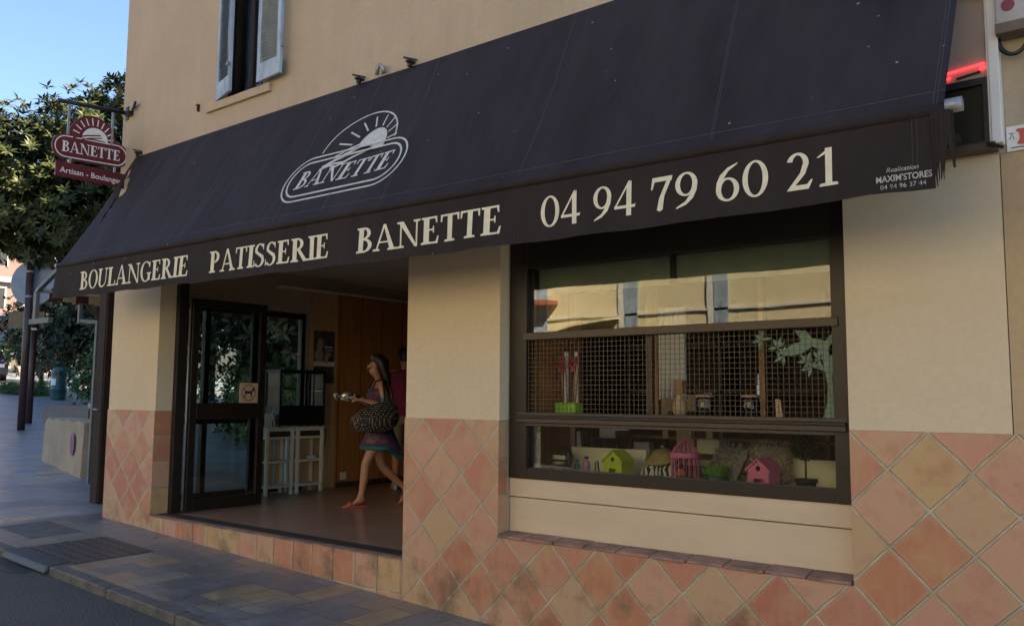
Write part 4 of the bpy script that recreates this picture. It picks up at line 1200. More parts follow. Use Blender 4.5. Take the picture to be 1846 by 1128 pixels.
k = MB(); dv = Vector((-4.5, 3.43, .3)).normalized()
k.bar(Vector((0, 0, .45)) - dv * 3.0, Vector((0, 0, .45)) + dv * 6.5, .4, 1.3); k.build('masonry', M['stone'], fw)
k = MB(); k.bar(Vector((0, 0, 1.14)) - dv * 3.1, Vector((0, 0, 1.14)) + dv * 6.6, .5, .08); k.build('coping', M['concrete'], fw)

# ---- parked vehicles
def vehicle(name, label, cat, loc, rz, prof, glassz, width, mcol, wheel_x, wr=.31):
    o = thing(name, label, cat, loc, rz)
    k = MB(); k.smooth = False
    hw = width / 2
    n = len(prof)
    secs = [(-hw, .0, .93), (-hw * .97, 0, .985), (-hw * .80, 0, 1.0), (hw * .80, 0, 1.0), (hw * .97, 0, .985), (hw, 0, .93)]
    vs = []
    for y, _, s_ in secs:
        for x, z in prof: 
            t = max(0, (z - .9)) * .22
            vs.append((x * (.985 if abs(y) == hw else 1), y * (1 - t), .25 + (z - .25) * s_))
    fs = []
    for i in range(len(secs) - 1):
        for j in range(n):
            fs.append((i * n + j, i * n + (j + 1) % n, (i + 1) * n + (j + 1) % n, (i + 1) * n + j))
    fs.append(tuple(range(n))); fs.append(tuple(range((len(secs) - 1) * n, len(secs) * n)))
    k.add(vs, fs); k.build('body', mcol, o, bevel=.02)
    k = MB()
    for s_ in (-1, 1):
        for a in glassz:
            vs = [(x, s_ * (hw * (1 - max(0, (z - .9)) * .22) + .004), .25 + (z - .25) * .93) for x, z in a]
            k.add(vs, [tuple(range(len(a)))])
    k.build('side_windows', M['black'], o, fixn=False)
    for x in wheel_x:
        for s_ in (-1, 1):
            k = MB(); k.tube([(x, s_ * (hw - .2), wr), (x, s_ * (hw + .01), wr)], wr, 18); w_ = k.build('wheel', M['black'], o)
            k = MB(); k.tube([(x, s_ * (hw - .05), wr), (x, s_ * (hw + .02), wr)], wr * .6, 14); k.build('rim', M['alu'], w_)
    return o
carp = [(-2.0, .3), (-2.05, .6), (-1.95, .92), (-1.35, 1.0), (-.75, 1.42), (.7, 1.46), (1.5, 1.02), (1.98, .92), (2.05, .6), (2.0, .3)]
car = vehicle('parked_car', 'dark grey car parked at the left edge of the street', 'car', (-41.35, 11.60, gz(-41.4) - .05), R(-12), carp,
        [[(-1.2, 1.02), (-.7, 1.36), (-.02, 1.38), (-.02, 1.02)], [(.06, 1.02), (.06, 1.38), (.66, 1.38), (1.3, 1.02)]], 1.75, simple('dark grey car paint', (0.05, 0.055, 0.065), 0.25, 0.1), (-1.25, 1.3))
for s_ in (-.55, .55):
    k = MB(); k.box(1.98, 2.05, s_ - .16, s_ + .16, .62, .78); k.build('headlight', M['white'], car)
vanp = [(-2.4, .35), (-2.45, 1.0), (-2.4, 2.1), (-2.3, 2.2), (1.1, 2.2), (1.5, 1.9), (2.0, 1.25), (2.4, 1.05), (2.45, .6), (2.4, .35)]
vehicle('blue_van', 'blue van standing behind the far hedge', 'van', (-57.0, 18.6, gz(-57.5) + 1.2), R(15), vanp, [[(.3, 1.25), (.3, 1.95), (1.1, 1.95), (1.75, 1.25)]], 1.9, simple('blue van paint', (0.04, 0.14, 0.36), 0.3, 0.1), (-1.5, 1.5), .36)

# ---- pink apartment house far behind
PH = thing('pink_apartment_house', 'pink and white apartment house far behind the trees', 'building', (-62, 19, gz(-62)))
k = MB(); k.box(-6, 0, -12, 4.6, -1, 13); k.build('wall', M['pink'], PH)
k = MB()
for z in (2.9, 5.9, 8.9): k.box(-.0, .35, -12, 4.7, z, z + .35)
k.build('balcony_slab', M['greypaint'], PH)
k = MB()
for z in (3.25, 6.25, 9.25): k.box(.25, .33, -12, 4.7, z + .002, z + .8)
k.build('balcony_parapet', M['pink'], PH)
for z in (.5, 3.6, 6.6, 9.6):
    for y in (-4.5, -2.2, .2, 2.6):
        k = MB(); k.box(.004, .06, y, y + 1.2, z, z + 2.0); w_ = k.build('window', M['white'], PH)
        k = MB(); k.box(.055, .07, y + .1, y + 1.1, z + .1, z + 1.9); k.build('pane', M['black'], w_)
k = MB(); k.box(-6.3, .5, -12.3, 5.0, 13, 13.4); k.build('roof', M['roof'], PH)

# ================================================================== PLANTS
def leaf_quad(k, c, d, up, l, w):
    """a lanceolate leaf of two bent quads from c along d"""
    d = d.normalized(); s_ = d.cross(up)
    if s_.length < 1e-4: s_ = Vector((1, 0, 0))
    s_.normalize(); nrm = s_.cross(d)
    a = c; b = c + d * l * .5 + nrm * l * .06; e = c + d * l - nrm * l * .12
    o = len(k.v)
    k.v += [tuple(a), tuple(b + s_ * w / 2 - nrm * w * .12), tuple(b), tuple(b - s_ * w / 2 - nrm * w * .12), tuple(e)]
    for f in ((0, 1, 2), (0, 2, 3), (1, 4, 2), (2, 4, 3)):
        k.f.append([o + i for i in f]); k.mi.append(0); k.sm.append(True)
def crown(k, blobs, n, ll, lw_, per, rng, shell=.55, droop=.25):
    tot = sum(b[3] ** 2 for b in blobs)
    for (cx, cy, cz, r, sz) in blobs:
        for _ in range(int(n * r * r / tot)):
            v = Vector((rng.gauss(0, 1), rng.gauss(0, 1), rng.gauss(0, 1))).normalized()
            rr = r * (shell + (1 - shell) * rng.random() ** .6) * (1 + .12 * math.sin(v.x * 7 + v.z * 5) + .10 * math.sin(v.y * 9))
            c = Vector((cx, cy, cz)) + Vector((v.x * rr, v.y * rr, v.z * rr * sz))
            axis = (v + Vector((0, 0, .75)) + Vector((rng.uniform(-.3, .3), rng.uniform(-.3, .3), 0))).normalized()
            t1 = axis.cross(Vector((.3, .5, .1))).normalized(); t2 = axis.cross(t1)
            for q in range(per):
                a = 2 * PI * (q + rng.random() * .6) / per
                el = rng.uniform(.15, .9)
                d = (t1 * math.cos(a) + t2 * math.sin(a)) * math.cos(el) + axis * math.sin(el) - Vector((0, 0, droop * rng.random()))
                leaf_quad(k, c, d, axis, ll * rng.uniform(.7, 1.2), lw_ * rng.uniform(.8, 1.2))
def tree(name, label, cat, loc, h, blobs, n, ll, lw_, per, mat, seed, tr=.16, group=None, shell=.55):
    rng = random.Random(seed)
    o = thing(name, label, cat, loc, 0, group)
    k = MB()
    k.tube([(0, 0, -.3), (.05, 0, h * .2), (-.05, .08, h * .45), (.0, .1, h * .7)], [tr * 1.3, tr, tr * .85, tr * .5], 10)
    for b in blobs:
        p0 = Vector((0, .06, h * rng.uniform(.3, .5)))
        p2 = Vector((b[0], b[1], b[2])); p1 = p0.lerp(p2, .5) + Vector((0, 0, -.15 * b[3]))
        k.tube([p0, p1, p2], [tr * .5, tr * .33, tr * .12], 7)
    k.build('trunk', M['bark'], o)
    k = MB(); crown(k, blobs, n, ll, lw_, per, rng, shell); k.build('crown', mat, o, fixn=False)
    return o
tree('loquat_tree', 'big loquat tree with rosettes of long leaves behind the hanging sign', 'tree', (-17.2, 5.65, gz(-17.2)), 7.6,
     [(-1.3, -1.55, 6.2, 1.8, .9), (.8, .75, 6.6, 1.8, .9), (-.5, -.35, 7.3, 1.55, .85), (-2.6, -2.05, 6.7, 1.75, .85), (1.3, 1.75, 7.9, 1.45, .9), (-.2, -.85, 5.3, 1.5, .9), (1.0, 1.15, 5.0, 1.6, .9), (-3.0, -2.65, 5.5, 1.5, .9), (-.4, 1.25, 5.6, 1.7, .9), (-1.8, -1.15, 5.2, 1.3, .8), (.6, .35, 8.2, 1.0, .8)],
     6400, .235, .068, 9, M['leaf'], 3, .2)
bg_t = 'dark trees behind the terrace'
for i, (x, y, h, r, lab) in enumerate([(-22, 11.0, 9.5, 3.2, 'tall dark tree hidden by the shop, heightened to shade the square'), (-28, 15.5, 11.0, 3.6, 'tall dark tree behind the hedge, heightened to shade the square'), (-16.0, 12.0, 10.5, 3.4, 'dark tree seen through the shop side windows, heightened to shade the square'),
                                       (-41, 21.5, 11.0, 3.6, 'dark tree beside the pink apartment house'), (-32, 12.6, 6.5, 2.3, 'dark tree between the notice post and the bin'), (-39, 14.2, 6.0, 2.2, 'dark bushy tree left of the notice post'), (-12, 14, 10.5, 3.2, 'dark tree hidden behind the shop corner'), (-9.0, 10.6, 11.5, 3.4, 'tall dark tree added close behind the terrace to shade the square'), (-12.8, 9.6, 11.5, 3.0, 'tall dark tree added beside the terrace hedge to shade the square')]):
    tree('dark_tree', lab, 'tree', (x, y, gz(x)), h, [(0, 0, h * .62, r, 1.0), (r * .6, r * .3, h * .45, r * .8, .9), (-r * .6, -r * .3, h * .48, r * .75, .9), (.2, r * .7, h * .5, r * .8, 1.0), (0, -r * .4, h * .3, r * .7, .9)],
         1500, .34, .13, 5, M['leaf3'], 20 + i, .16, bg_t)
def bush(name, label, cat, loc, blobs, n, ll, lw_, mat, seed, per=5, group=None, shell=.6):
    rng = random.Random(seed)
    o = thing(name, label, cat, loc, 0, group)
    k = MB(); crown(k, blobs, n, ll, lw_, per, rng, shell); k.build('foliage', mat, o, fixn=False)
    k = MB()
    for b in blobs: k.tube([(b[0] * .8, b[1] * .8, -.2), (b[0], b[1], b[2])], [.05, .02], 6)
    k.build('stem', M['bark'], o)
    return o
hb = bush('hedge', 'bright green flowering hedge right of the litter bin', 'hedge', (-25.2, 9.6, gz(-25.2)),
     [(-.6, .1, .9, .9, 1.0), (.2, .2, 1.3, 1.0, 1.1), (1.1, .9, .9, 1.1, 1.0), (2.4, 1.4, 1.1, 1.1, 1.1), (-1.6, 1.4, 1.0, 1.0, 1.2), (.4, 1.4, 1.6, 1.1, 1.0)], 1900, .20, .07, M['leaf2'], 41)
k = MB(); rng = random.Random(9)
for _ in range(8):
    c = Vector((rng.uniform(-1.0, 1.6), 0, rng.uniform(.6, 1.9))); c.y = -1.15 + .35 * c.x + .1
    k.ball(c, .04, 5)
k.build('red_flower', simple('red flower', (0.35, 0.05, 0.03), 0.6, 0.2), hb)
bush('hedge', 'clipped hedge in front of the blue van at the far end', 'hedge', (-54.5, 18.6, gz(-54.5) + .6),
     [(-2.2, -1.7, .8, 1.3, .9), (0, 0, .8, 1.3, .9), (2.0, 1.6, .8, 1.3, .9), (4, 3.2, .8, 1.3, .9)], 900, .3, .12, M['leaf2'], 42)
bush('shrub', 'shrub with fine leaves on the terrace seen through the side windows', 'shrub', (-11.4, 6.3, gz(-11.4)),
     [(0, 0, .9, .9, 1.1), (-1.0, .6, .9, .8, 1.1), (1.1, .3, .8, .8, 1.1), (-1.9, 1.4, 1.0, .8, 1.2)], 900, .16, .06, M['leaf2'], 43)
bush('hedge', 'tall dense hedge along the back of the terrace seen through the glass doors', 'hedge', (-14, 8.6, gz(-14)),
     [(x * 1.15, .5 * x + .2 * (x % 2), z, 1.0, 1.1) for x in range(-1, 6) for z in (.9, 2.3)], 3000, .17, .07, M['leaf3'], 45)
bush('grass_tuft', 'tuft of dry grass at the foot of the notice post', 'grass', (-30.5, 9.7, gz(-30.5)), [(0, 0, .2, .5, .6), (-.9, -.4, .15, .45, .5), (-1.8, -.3, .15, .45, .5)], 420, .35, .02, M['leaf2'], 44, 7)

# ================================================================== ACROSS THE STREET (seen as reflections)
H = thing('house_across_street', 'sunny cream house with blue shutters reflected in the upper shop pane', 'building', (-3, -11.2, gz(-3) - .2))
k = MB(); k.box(-13, 9, -8, 0, -1.0, 7.2); k.build('wall', M['housecream'], H)
for i, x in enumerate((-8.3, -4.9, -2.4, .5, 3.1, 6.0)):
    k = MB(); k.box(x - .55, x + .55, .004, .03, 4.6, 6.1); w_ = k.build('window', M['white'], H)
    k = MB(); k.box(x - .48, x + .48, .028, .036, 4.67, 6.03); k.build('pane', M['black'], w_)
for x in (-4.85, -2.42, -.3):
    k = MB(); k.box(x - .17, x + .17, .004, .05, 2.2, 4.3); p_ = k.build('shutter', M['shutter'], H)
    k = MB(); k.box(x - .30, x - .19, .004, .06, 2.2, 4.3); k.build('frame', M['white'], p_)
for x in (-6.0, -3.4):
    k = MB(); k.tube([(x, .02, 2.95), (x, .25, 3.0)], .03, 8); k.ball((x, .32, 2.9), .11, 8); k.build('wall_lamp', M['pole'], H)
k = MB(); k.box(-9.4, -4.4, .004, .4, 3.80, 3.92); k.build('tile_band', M['roof'], H)
k = MB()
for z in (2.50, 2.78, 2.92, 3.06, 3.45): k.box(-13, 9, .004, .05, z, z + .05)
k.build('string_course', M['white'], H)
k = MB(); k.hexa([(-6.9, .02, 3.05), (-5.1, .02, 3.45), (-5.1, .9, 3.35), (-6.9, .9, 2.95), (-6.9, .02, 3.1), (-5.1, .02, 3.5), (-5.1, .9, 3.4), (-6.9, .9, 3.0)]); k.hexa([(-4.5, .02, 3.15), (-2.7, .02, 3.4), (-2.7, .7, 3.3), (-4.5, .7, 3.05), (-4.5, .02, 3.2), (-2.7, .02, 3.45), (-2.7, .7, 3.35), (-4.5, .7, 3.1)]); k.build('blind', M['housecream'], H)
k = MB(); k.box(-13, 9, .004, .10, -1.0, 2.2); k.build('dark_base_band', M['frame'], H)  # dark band added to keep the lower pane's reflection dark
k = MB(); k.hexa([(-13.4, -8.4, 7.2), (9.4, -8.4, 7.2), (9.4, .6, 7.2), (-13.4, .6, 7.2), (-13.4, -4, 9.2), (9.4, -4, 9.2), (9.4, -3.8, 9.2), (-13.4, -3.8, 9.2)]); k.build('roof', M['roof'], H)

# ================================================================== INSIDE THE SHOP
def shelf_unit(y0, y1, label):
    o = thing('shelf_unit', label, 'shelf', (XL + .19, y0, 0), 0, 'ivory corner shelves under the small showcase')
    w = y1 - y0; d = .27
    for (x, y) in ((.01, .0), (.01, w - .04), (d - .04, 0), (d - .04, w - .04)):
        k = MB(); k.box(x, x + .04, y, y + .04, 0, .83); k.build('leg', M['offwhite'], o, bevel=.004)
    for z in (.09, .40, .70, .80):
        k = MB(); k.box(.012, d - .002, .002, w - .002, z, z + .028); k.build('shelf', M['offwhite'], o, bevel=.003)
    k = MB(); k.box(.0, d + .012, -.004, w + .004, .83, .852); k.build('top', M['offwhite'], o, bevel=.004)
    k = MB(); k.box(.03, .035, .041, w - .041, .12, .70); k.build('back_panel', M['wood_light'], o)
    k = MB(); k.box(d - .05, d - .03, .042, w - .042, .729, .799); k.build('drawer', M['wood_dark'], o)
    return o
s_a = shelf_unit(1.80, 2.22, 'ivory open shelf unit nearer the glass door')
k = MB(); k.box(.04, .23, .041, .05, .728, .80); k.build('side_panel', M['white'], s_a)
s_b = shelf_unit(2.27, 2.70, 'ivory open shelf unit nearer the poster with a plug on its shelf')
pb = thing('power_plug', 'white plug with dark lead lying on the ivory shelf', 'plug', (XL + .38, 2.56, .428))
k = MB(); k.box(-.03, .03, -.05, .05, 0, .035); k.build('plug', M['white'], pb, bevel=.006)
k = MB(); k.tube([(0, .05, .02), (.04, .16, .05), (.05, .2, .3), (.02, .19, .42)], .006, 6); k.build('lead', M['black'], pb)
bt = thing('blue_tube', 'pale blue rod leaning inside the ivory shelf', 'tube', (XL + .24, 2.06, .12))
k = MB(); k.tube([(.02, 0, 0), (0, .01, .56)], .014, 8); k.build('rod', simple('pale blue plastic', (0.42, 0.52, 0.58), 0.4, 0.1), bt)
# small counter showcase
F = thing('counter_showcase', 'small black glass showcase standing on the ivory shelves', 'showcase', (XL + .2, 1.93, .852))
k = MB(); k.box(0, .32, 0, .72, .02, .27); k.box(0, .32, 0, .72, .69, .73)
for (x, y) in ((0, 0), (.29, 0), (0, .69), (.29, .69)): k.box(x, x + .03, y, y + .03, .27, .69)
k.box(.295, .315, .40, .43, .27, .69); k.box(.295, .315, .53, .55, .27, .69)
k.build('case', M['black'], F, bevel=.004)
k = MB(); k.box(.303, .308, .03, .69, .27, .69); k.box(.03, .29, .012, .016, .27, .69); k.box(.03, .29, .704, .708, .27, .69)
k.build('glass_pane', M['glass'], F)
k = MB(); k.box(.02, .29, .02, .7, .46, .466); k.build('glass_shelf', M['jar'], F)
for x, y in ((.02, .02), (.27, .02), (.02, .67), (.27, .67)):
    k = MB(); k.lathe([(.02, 0), (.018, .02)], (x + .015, y + .015, 0), 10); k.build('foot', M['black'], F)
k = MB(); k.lathe([(.05, 0), (.065, .02), (.06, .045), (.02, .05)], (.16, .24, .467), 14, 1, 1.6)
tag(k.build('pastry', simple('golden pastry', (0.55, 0.38, 0.10), 0.6, 0.3)), 'golden pastry on the glass shelf of the small showcase', 'pastry').location = F.location
k = MB(); k.tube([(0, 0, .0), (.03, -.03, .06), (.01, -.05, .16), (.03, -.03, .25)], .009, 7)
tag(k.build('cable', M['white']), 'pale lead hanging at the left of the small showcase', 'cable').location = (XL + .47, 1.90, .86)
k = MB(); k.box(0, .012, 0, .10, 0, .17)
tag(k.build('price_card', M['white'], None), 'white card standing beside the small black showcase', 'card').location = (XL + .40, 1.80, .853)
# poster on the paler panelling
Po = thing('poster', 'dark poster with a pale face pinned to the paler panelling', 'poster', (XL + .192, 2.70, 1.42))
k = MB(); k.box(0, .004, 0, .36, 0, .72); k.build('sheet', patterned('poster print', [(0.3, (0.02, 0.02, 0.022)), (0.6, (0.10, 0.095, 0.085)), (0.8, (0.25, 0.24, 0.2))], 9), Po)
fx = lambda u, v: (.0055, u, v)
k = MB()
for cx, cy, rx, ry in ((.10, .53, .055, .085), (.09, .38, .075, .10), (.25, .40, .05, .04), (.22, .33, .03, .06)):
    k.add([(.0052 + cx * .002, cx + rx * math.cos(R(a)), cy + ry * math.sin(R(a))) for a in range(0, 360, 20)], [tuple(range(18))])
k.build('figure_print', simple('pale skin print', (0.42, 0.30, 0.2), 0.6, 0.2), Po, fixn=False)
k = MB(); k.add([fx(.0, .235), fx(.36, .235), fx(.36, .30), fx(.0, .30)], [(0, 1, 2, 3)]); stroke(k, [(.18, .50), (.32, .50)], .02, fx); stroke(k, [(.20, .46), (.33, .46)], .012, fx)
k.build('text_print', M['white'], Po, fixn=False)
k = MB(); k.box(0, .02, 0, .10, 0, .10); so_ = k.build('wall_socket', M['offwhite'], None, bevel=.004); so_.location = (XL + .231, 3.18, .10)
tag(so_, 'ivory wall socket low on the orange panelling', 'socket')
# dark counter and shelving deeper in the shop
ctr = thing('bakery_counter', 'dark wooden counter deep inside behind the two people', 'counter', (-1.2, 6.0, 0))
k = MB(); k.box(-2.2, 2.6, 0, .6, 0, 1.0); k.build('body', M['wood_dark'], ctr); k = MB(); k.box(-2.25, 2.65, -.05, .65, 1.0, 1.04); k.build('top', M['wood_mid'], ctr)

# ---- display behind the shop window
stand = thing('window_display_stand', 'wooden stand of the window display with a pine end panel', 'display stand', (0, 0, 0))
k = MB(); k.box(.37, 2.78, .205, 1.15, .60, .705); k.build('base', simple('display cloth board', (0.66, 0.58, 0.44), 0.8, 0.15), stand)
k = MB(); k.box(.40, 2.78, .36, .54, 1.085, 1.125); k.build('shelf', M['wood_mid'], stand)
k = MB(); k.box(.40, .425, .21, .95, 1.126, 2.3); k.build('end_panel', M['wood_orange'], stand)
k = MB(); k.box(.53, 2.69, .24, .25, 1.99, 2.47); k.build('reflection_panel', simple('grey green reflection tone', (0.30, 0.32, 0.26), 0.8, 0.15), stand)  # grey green panel added in place of the awning reflection in the upper pane
k = MB(); k.box(1.62, 1.66, .22, .235, 1.99, 2.47); k.build('pane_post', M['frame'], stand)
k = MB(); k.box(.56, 1.20, .62, .635, .706, .88); k.build('back_board', M['creamboard'], stand)
k = MB(); k.box(2.10, 2.76, .62, .635, .706, .87); k.build('back_board', M['creamboard'], stand)
k = MB(); k.box(2.55, 2.58, .7, .9, 1.126, 2.3); k.box(1.93, 1.97, .9, .94, 1.126, 2.4); k.build('upright', M['wood_mid'], stand)
# back of the sales room seen through the mesh
BX('shop_shelving', M['wood_dark'], B, (-.55, -.50, 2.2, 3.4, 0, 2.3), bevel=0)
BX('shop_shelving', simple('near black wood', (0.05, 0.03, 0.017), 0.7, 0.3), B, (-.5, 2.8, 3.35, 3.4, 0, 2.5))
bk = thing('shelf_rack', 'brown wooden shelf rack at the back of the sales room', 'rack', (.2, 2.85, 0))
for z in (.4, .85, 1.3, 1.75):
    k = MB(); k.box(-.5, 2.5, 0, .4, z, z + .03); k.build('shelf', M['wood_dark'], bk)
for x in (-.5, .5, 1.5, 2.46):
    k = MB(); k.box(x, x + .04, 0, .4, 0, 2.2); k.build('upright', M['wood_dark'], bk)
def solo(name, label, cat, m, fn, group=None, loc=None, bevel=0):
    k = MB(); fn(k); o = k.build(name, m, None, bevel); tag(o, label, cat, group)
    if loc: o.location = loc
    return o
ZL, ZS = .706, 1.126      # lower display base, upper shelf
BLACK = M['black']
solo('lace_strip', 'white lace strip hanging at the left of the lower window pane', 'lace', patterned('lace', [(0.40, (0.45, 0.42, 0.36)), (0.52, (0.85, 0.83, 0.76))], 60), lambda k: k.box(.42, .54, .25, .255, ZL, 1.06))
# glass bowl on purple base
bw = thing('glass_bowl', 'clear glass bowl on a purple dish in the window display', 'bowl', (.60, .42, ZL))
k = MB(); k.lathe([(.03, .03), (.085, .06), (.10, .11), (.075, .16), (.045, .175)], (0, 0, 0), 18); k.build('bowl', M['jar'], bw)
k = MB(); k.lathe([(.10, 0), (.11, .012), (.03, .022)], (0, 0, 0), 18); k.build('dish', simple('purple glaze', (0.20, 0.10, 0.26), 0.4, 0.1), bw)
k = MB(); k.box(-.06, .06, -.03, .03, .05, .075); k.box(-.05, .05, -.02, .02, .09, .12); k.build('sweets', M['offwhite'], bw)
def bottle(label, x, y, z, h, r, col, cat='bottle', grp=None):
    o = thing('bottle', label, cat, (x, y, z), 0, grp)
    k = MB(); k.lathe([(r, 0), (r, h * .6), (r * .45, h * .78), (r * .45, h * .9)], (0, 0, 0), 14); k.build('body', simple(label[:20], col, 0.3, 0.1), o)
    k = MB(); k.lathe([(r * .55, h * .9), (r * .55, h)], (0, 0, 0), 12); k.build('cap', BLACK, o)
bottle('small teal bottle beside the purple one in the window', .775, .38, ZL, .10, .022, (0.03, 0.16, 0.14))
bottle('tall purple bottle beside the teal one in the window', .855, .38, ZL, .125, .026, (0.5, 0.2, 0.58))
solo('ornament', 'tiny black hook ornament right of the purple bottle', 'ornament', BLACK, lambda k: (k.tube([(.93, .38, ZL), (.93, .38, ZL + .09), (.95, .38, ZL + .10), (.955, .38, ZL + .07)], .005, 6), k.tube([(.965, .38, ZL), (.95, .38, ZL + .08)], .005, 6)))
def birdhouse(label, x, y, col, rz, w=.13, h=.165, slot=True):
    o = thing('birdhouse', label, 'birdhouse', (x, y, ZL), rz, 'little wooden birdhouses in the window')
    m = simple(label[:24], col, 0.5, 0.1)
    k = MB(); hw = w / 2; hh = h * .62; t = .012; d = .10
    # front with doorway cut-out
    f3 = lambda u, v, ww: (u, -d / 2 + ww, v)
    k.prism([(-hw, 0), (-hw * .45, 0), (-hw * .45, hh * .52), (hw * .45, hh * .52), (hw * .45, 0), (hw, 0), (hw, hh), (0, h * .96), (-hw, hh)], t, f3)
    k.box(-hw, -hw + t, -d / 2 + t, d / 2, 0, hh); k.box(hw - t, hw, -d / 2 + t, d / 2, 0, hh)
    k.prism([(-hw, 0), (hw, 0), (hw, hh), (0, h * .96), (-hw, hh)], t, lambda u, v, ww: (u, d / 2 + ww, v))
    k.build('house', m, o)
    k = MB()
    for s_ in (-1, 1):
        a = Vector((s_ * (hw + .015), 0, hh - .01)); b = Vector((0, 0, h))
        k.hexa([(a.x, -d / 2 - .01, a.z), (b.x, -d / 2 - .01, b.z), (b.x, d / 2 + .02, b.z), (a.x, d / 2 + .02, a.z), (a.x, -d / 2 - .01, a.z + .014), (b.x, -d / 2 - .01, b.z + .014), (b.x, d / 2 + .02, b.z + .014), (a.x, d / 2 + .02, a.z + .014)])
    k.build('roof', m, o)
    k = MB(); k.tube([(0, -d / 2 - .002, h * .70), (0, -d / 2 + .004, h * .70)], .016, 14); k.build('hole', BLACK, o)
birdhouse('lime green birdhouse with round hole in the window', 1.10, .40, (0.55, 0.68, 0.06), R(-12), .17, .17)
birdhouse('pink birdhouse with round hole by the topiary', 2.16, .38, (0.80, 0.22, 0.40), R(-12), .15, .165)
hat = thing('straw_hat', 'brown straw hat lying on a zebra print cushion', 'hat', (1.42, .45, ZL + .135), 0)
hat.rotation_euler = (R(22), 0, 0)
k = MB(); k.lathe([(.115, 0), (.117, .006), (.07, .02), (.062, .05), (.03, .06), (.004, .062)], (0, 0, 0), 20); k.build('straw', simple('straw', (0.40, 0.30, 0.12), 0.8, 0.4, 30), hat)
def cushion(k, w, d, h, n=12):
    vs = []; k.smooth = True
    for side in (1, -1):
        o = len(k.v)
        for i in range(n + 1):
            for j in range(n + 1):
                u, v = 2 * i / n - 1, 2 * j / n - 1
                e = (1 - u ** 4) * (1 - v ** 4)
                pinch = 1 - .07 * (1 - abs(u)) * 0 - .06 * (u * u * v * v)
                k.v.append((u * w / 2 * pinch, v * d / 2 * pinch, side * h / 2 * max(e, 0) ** .5 + random.uniform(-.003, .003)))
        for i in range(n):
            for j in range(n):
                k.f.append([o + i * (n + 1) + j, o + (i + 1) * (n + 1) + j, o + (i + 1) * (n + 1) + j + 1, o + i * (n + 1) + j + 1]); k.mi.append(0); k.sm.append(True)
    k.smooth = False
z_ = solo('zebra_cushion', 'black and white zebra print cushion under the straw hat', 'cushion', patterned('zebra print', [(0.44, (0.02, 0.02, 0.02)), (0.52, (0.6, 0.57, 0.5))], 9, kind='wave'), lambda k: cushion(k, .28, .26, .11), None, (1.42, .48, ZL + .075))
z_.rotation_euler = (R(24), 0, R(8))
def fur(k, w, h, rng, n=900):
    cushion(k, w, h, .10)
    for _ in range(n):
        u, v = rng.uniform(-1, 1), rng.uniform(-1, 1)
        s_ = rng.choice((1, 1, -1)); p = Vector((u * w / 2, v * h / 2, s_ * .05 * math.sqrt(max(0, (1 - u ** 4) * (1 - v ** 4)))))
        leaf_quad(k, p, Vector((u * .5 + rng.uniform(-.5, .5), v * .5 + rng.uniform(-.5, .5), .4 * s_)), Vector((.1, .2, 1)), rng.uniform(.02, .045), .006)
for lab, x, y, z, rx, rz, sx_, c1, c2 in (('grey fur cushion leaning left of the pink birdhouse', 1.86, .62, .80, 60, -25, .26, (0.10, 0.09, 0.08), (0.40, 0.35, 0.28)),
                                  ('brown fur cushion leaning behind the pink birdhouse', 2.14, .62, .82, 62, 12, .26, (0.18, 0.13, 0.09), (0.48, 0.37, 0.25))):
    rng = random.Random(len(lab))
    c_ = solo('fur_cushion', lab, 'cushion', leafmat(lab[:10] + ' fur', [(0, c1), (1, c2)], 0.9), lambda k: fur(k, sx_, .26, rng), 'fur cushions in the window display', (x, y - .07, z + .02))
    c_.rotation_euler = (R(rx), 0, R(rz))
cg = thing('bird_cage', 'pink wire bird cage beside a pot of grass', 'bird cage', (1.64, .36, ZL), 0)
pk = simple('pink wire', (0.80, 0.22, 0.40), 0.5, 0.1)
k = MB()
for q in range(16):
    a = 2 * PI * q / 16; c, s_ = math.cos(a) * .088, math.sin(a) * .088
    k.tube([(c, s_, .012), (c, s_, .17), (c * .8, s_ * .8, .215), (c * .42, s_ * .42, .25), (0, 0, .265)], .0035, 5)
k.build('bars', pk, cg)
k = MB(); k.lathe([(.094, 0), (.094, .014)], (0, 0, 0), 20)
k.build('base', pk, cg)
k = MB(); k.lathe([(.092, .155), (.096, .16), (.096, .185), (.092, .19), (.088, .185), (.088, .16), (.092, .155)], (0, 0, 0), 24); k.build('band', pk, cg)
k = MB(); k.tube([(.02 * math.cos(a), 0, .285 + .02 * math.sin(a)) for a in [2 * PI * i / 12 for i in range(13)]], .003, 5); k.build('ring', pk, cg)
k = MB(); k.ball((-.02, -.02, .06), .028, 7); tag(k.build('ornament', simple('orange ball', (0.6, 0.22, 0.08), 0.5, 0.2)), 'orange ball inside the pink bird cage', 'ornament').location = (1.64, .36, ZL)
gp = thing('grass_pot', 'pot of bright green grass right of the pink cage', 'plant', (1.85, .37, ZL))
rng = random.Random(5); k = MB()
for _ in range(420):
    a = rng.random() * 6.28; r0 = rng.random() ** .5 * .07
    leaf_quad(k, Vector((r0 * math.cos(a), r0 * math.sin(a), .045)), Vector((math.cos(a) * .5 * r0 / .07 + rng.uniform(-.2, .2), math.sin(a) * .5 * r0 / .07 + rng.uniform(-.2, .2), 1)), Vector((math.cos(a), math.sin(a), .1)), rng.uniform(.05, .09), .006)
k.build('blades', leafmat('grass blades', [(0, (0.08, 0.22, 0.03)), (1, (0.26, 0.5, 0.09))]), gp, fixn=False)
k = MB(); k.lathe([(.06, 0), (.08, .05), (.07, .05)], (0, 0, 0), 16); k.build('pot', M['bin'], gp)
tp = thing('topiary', 'ball topiary in a dark green pot at the right of the lower pane', 'plant', (2.435, .36, ZL))
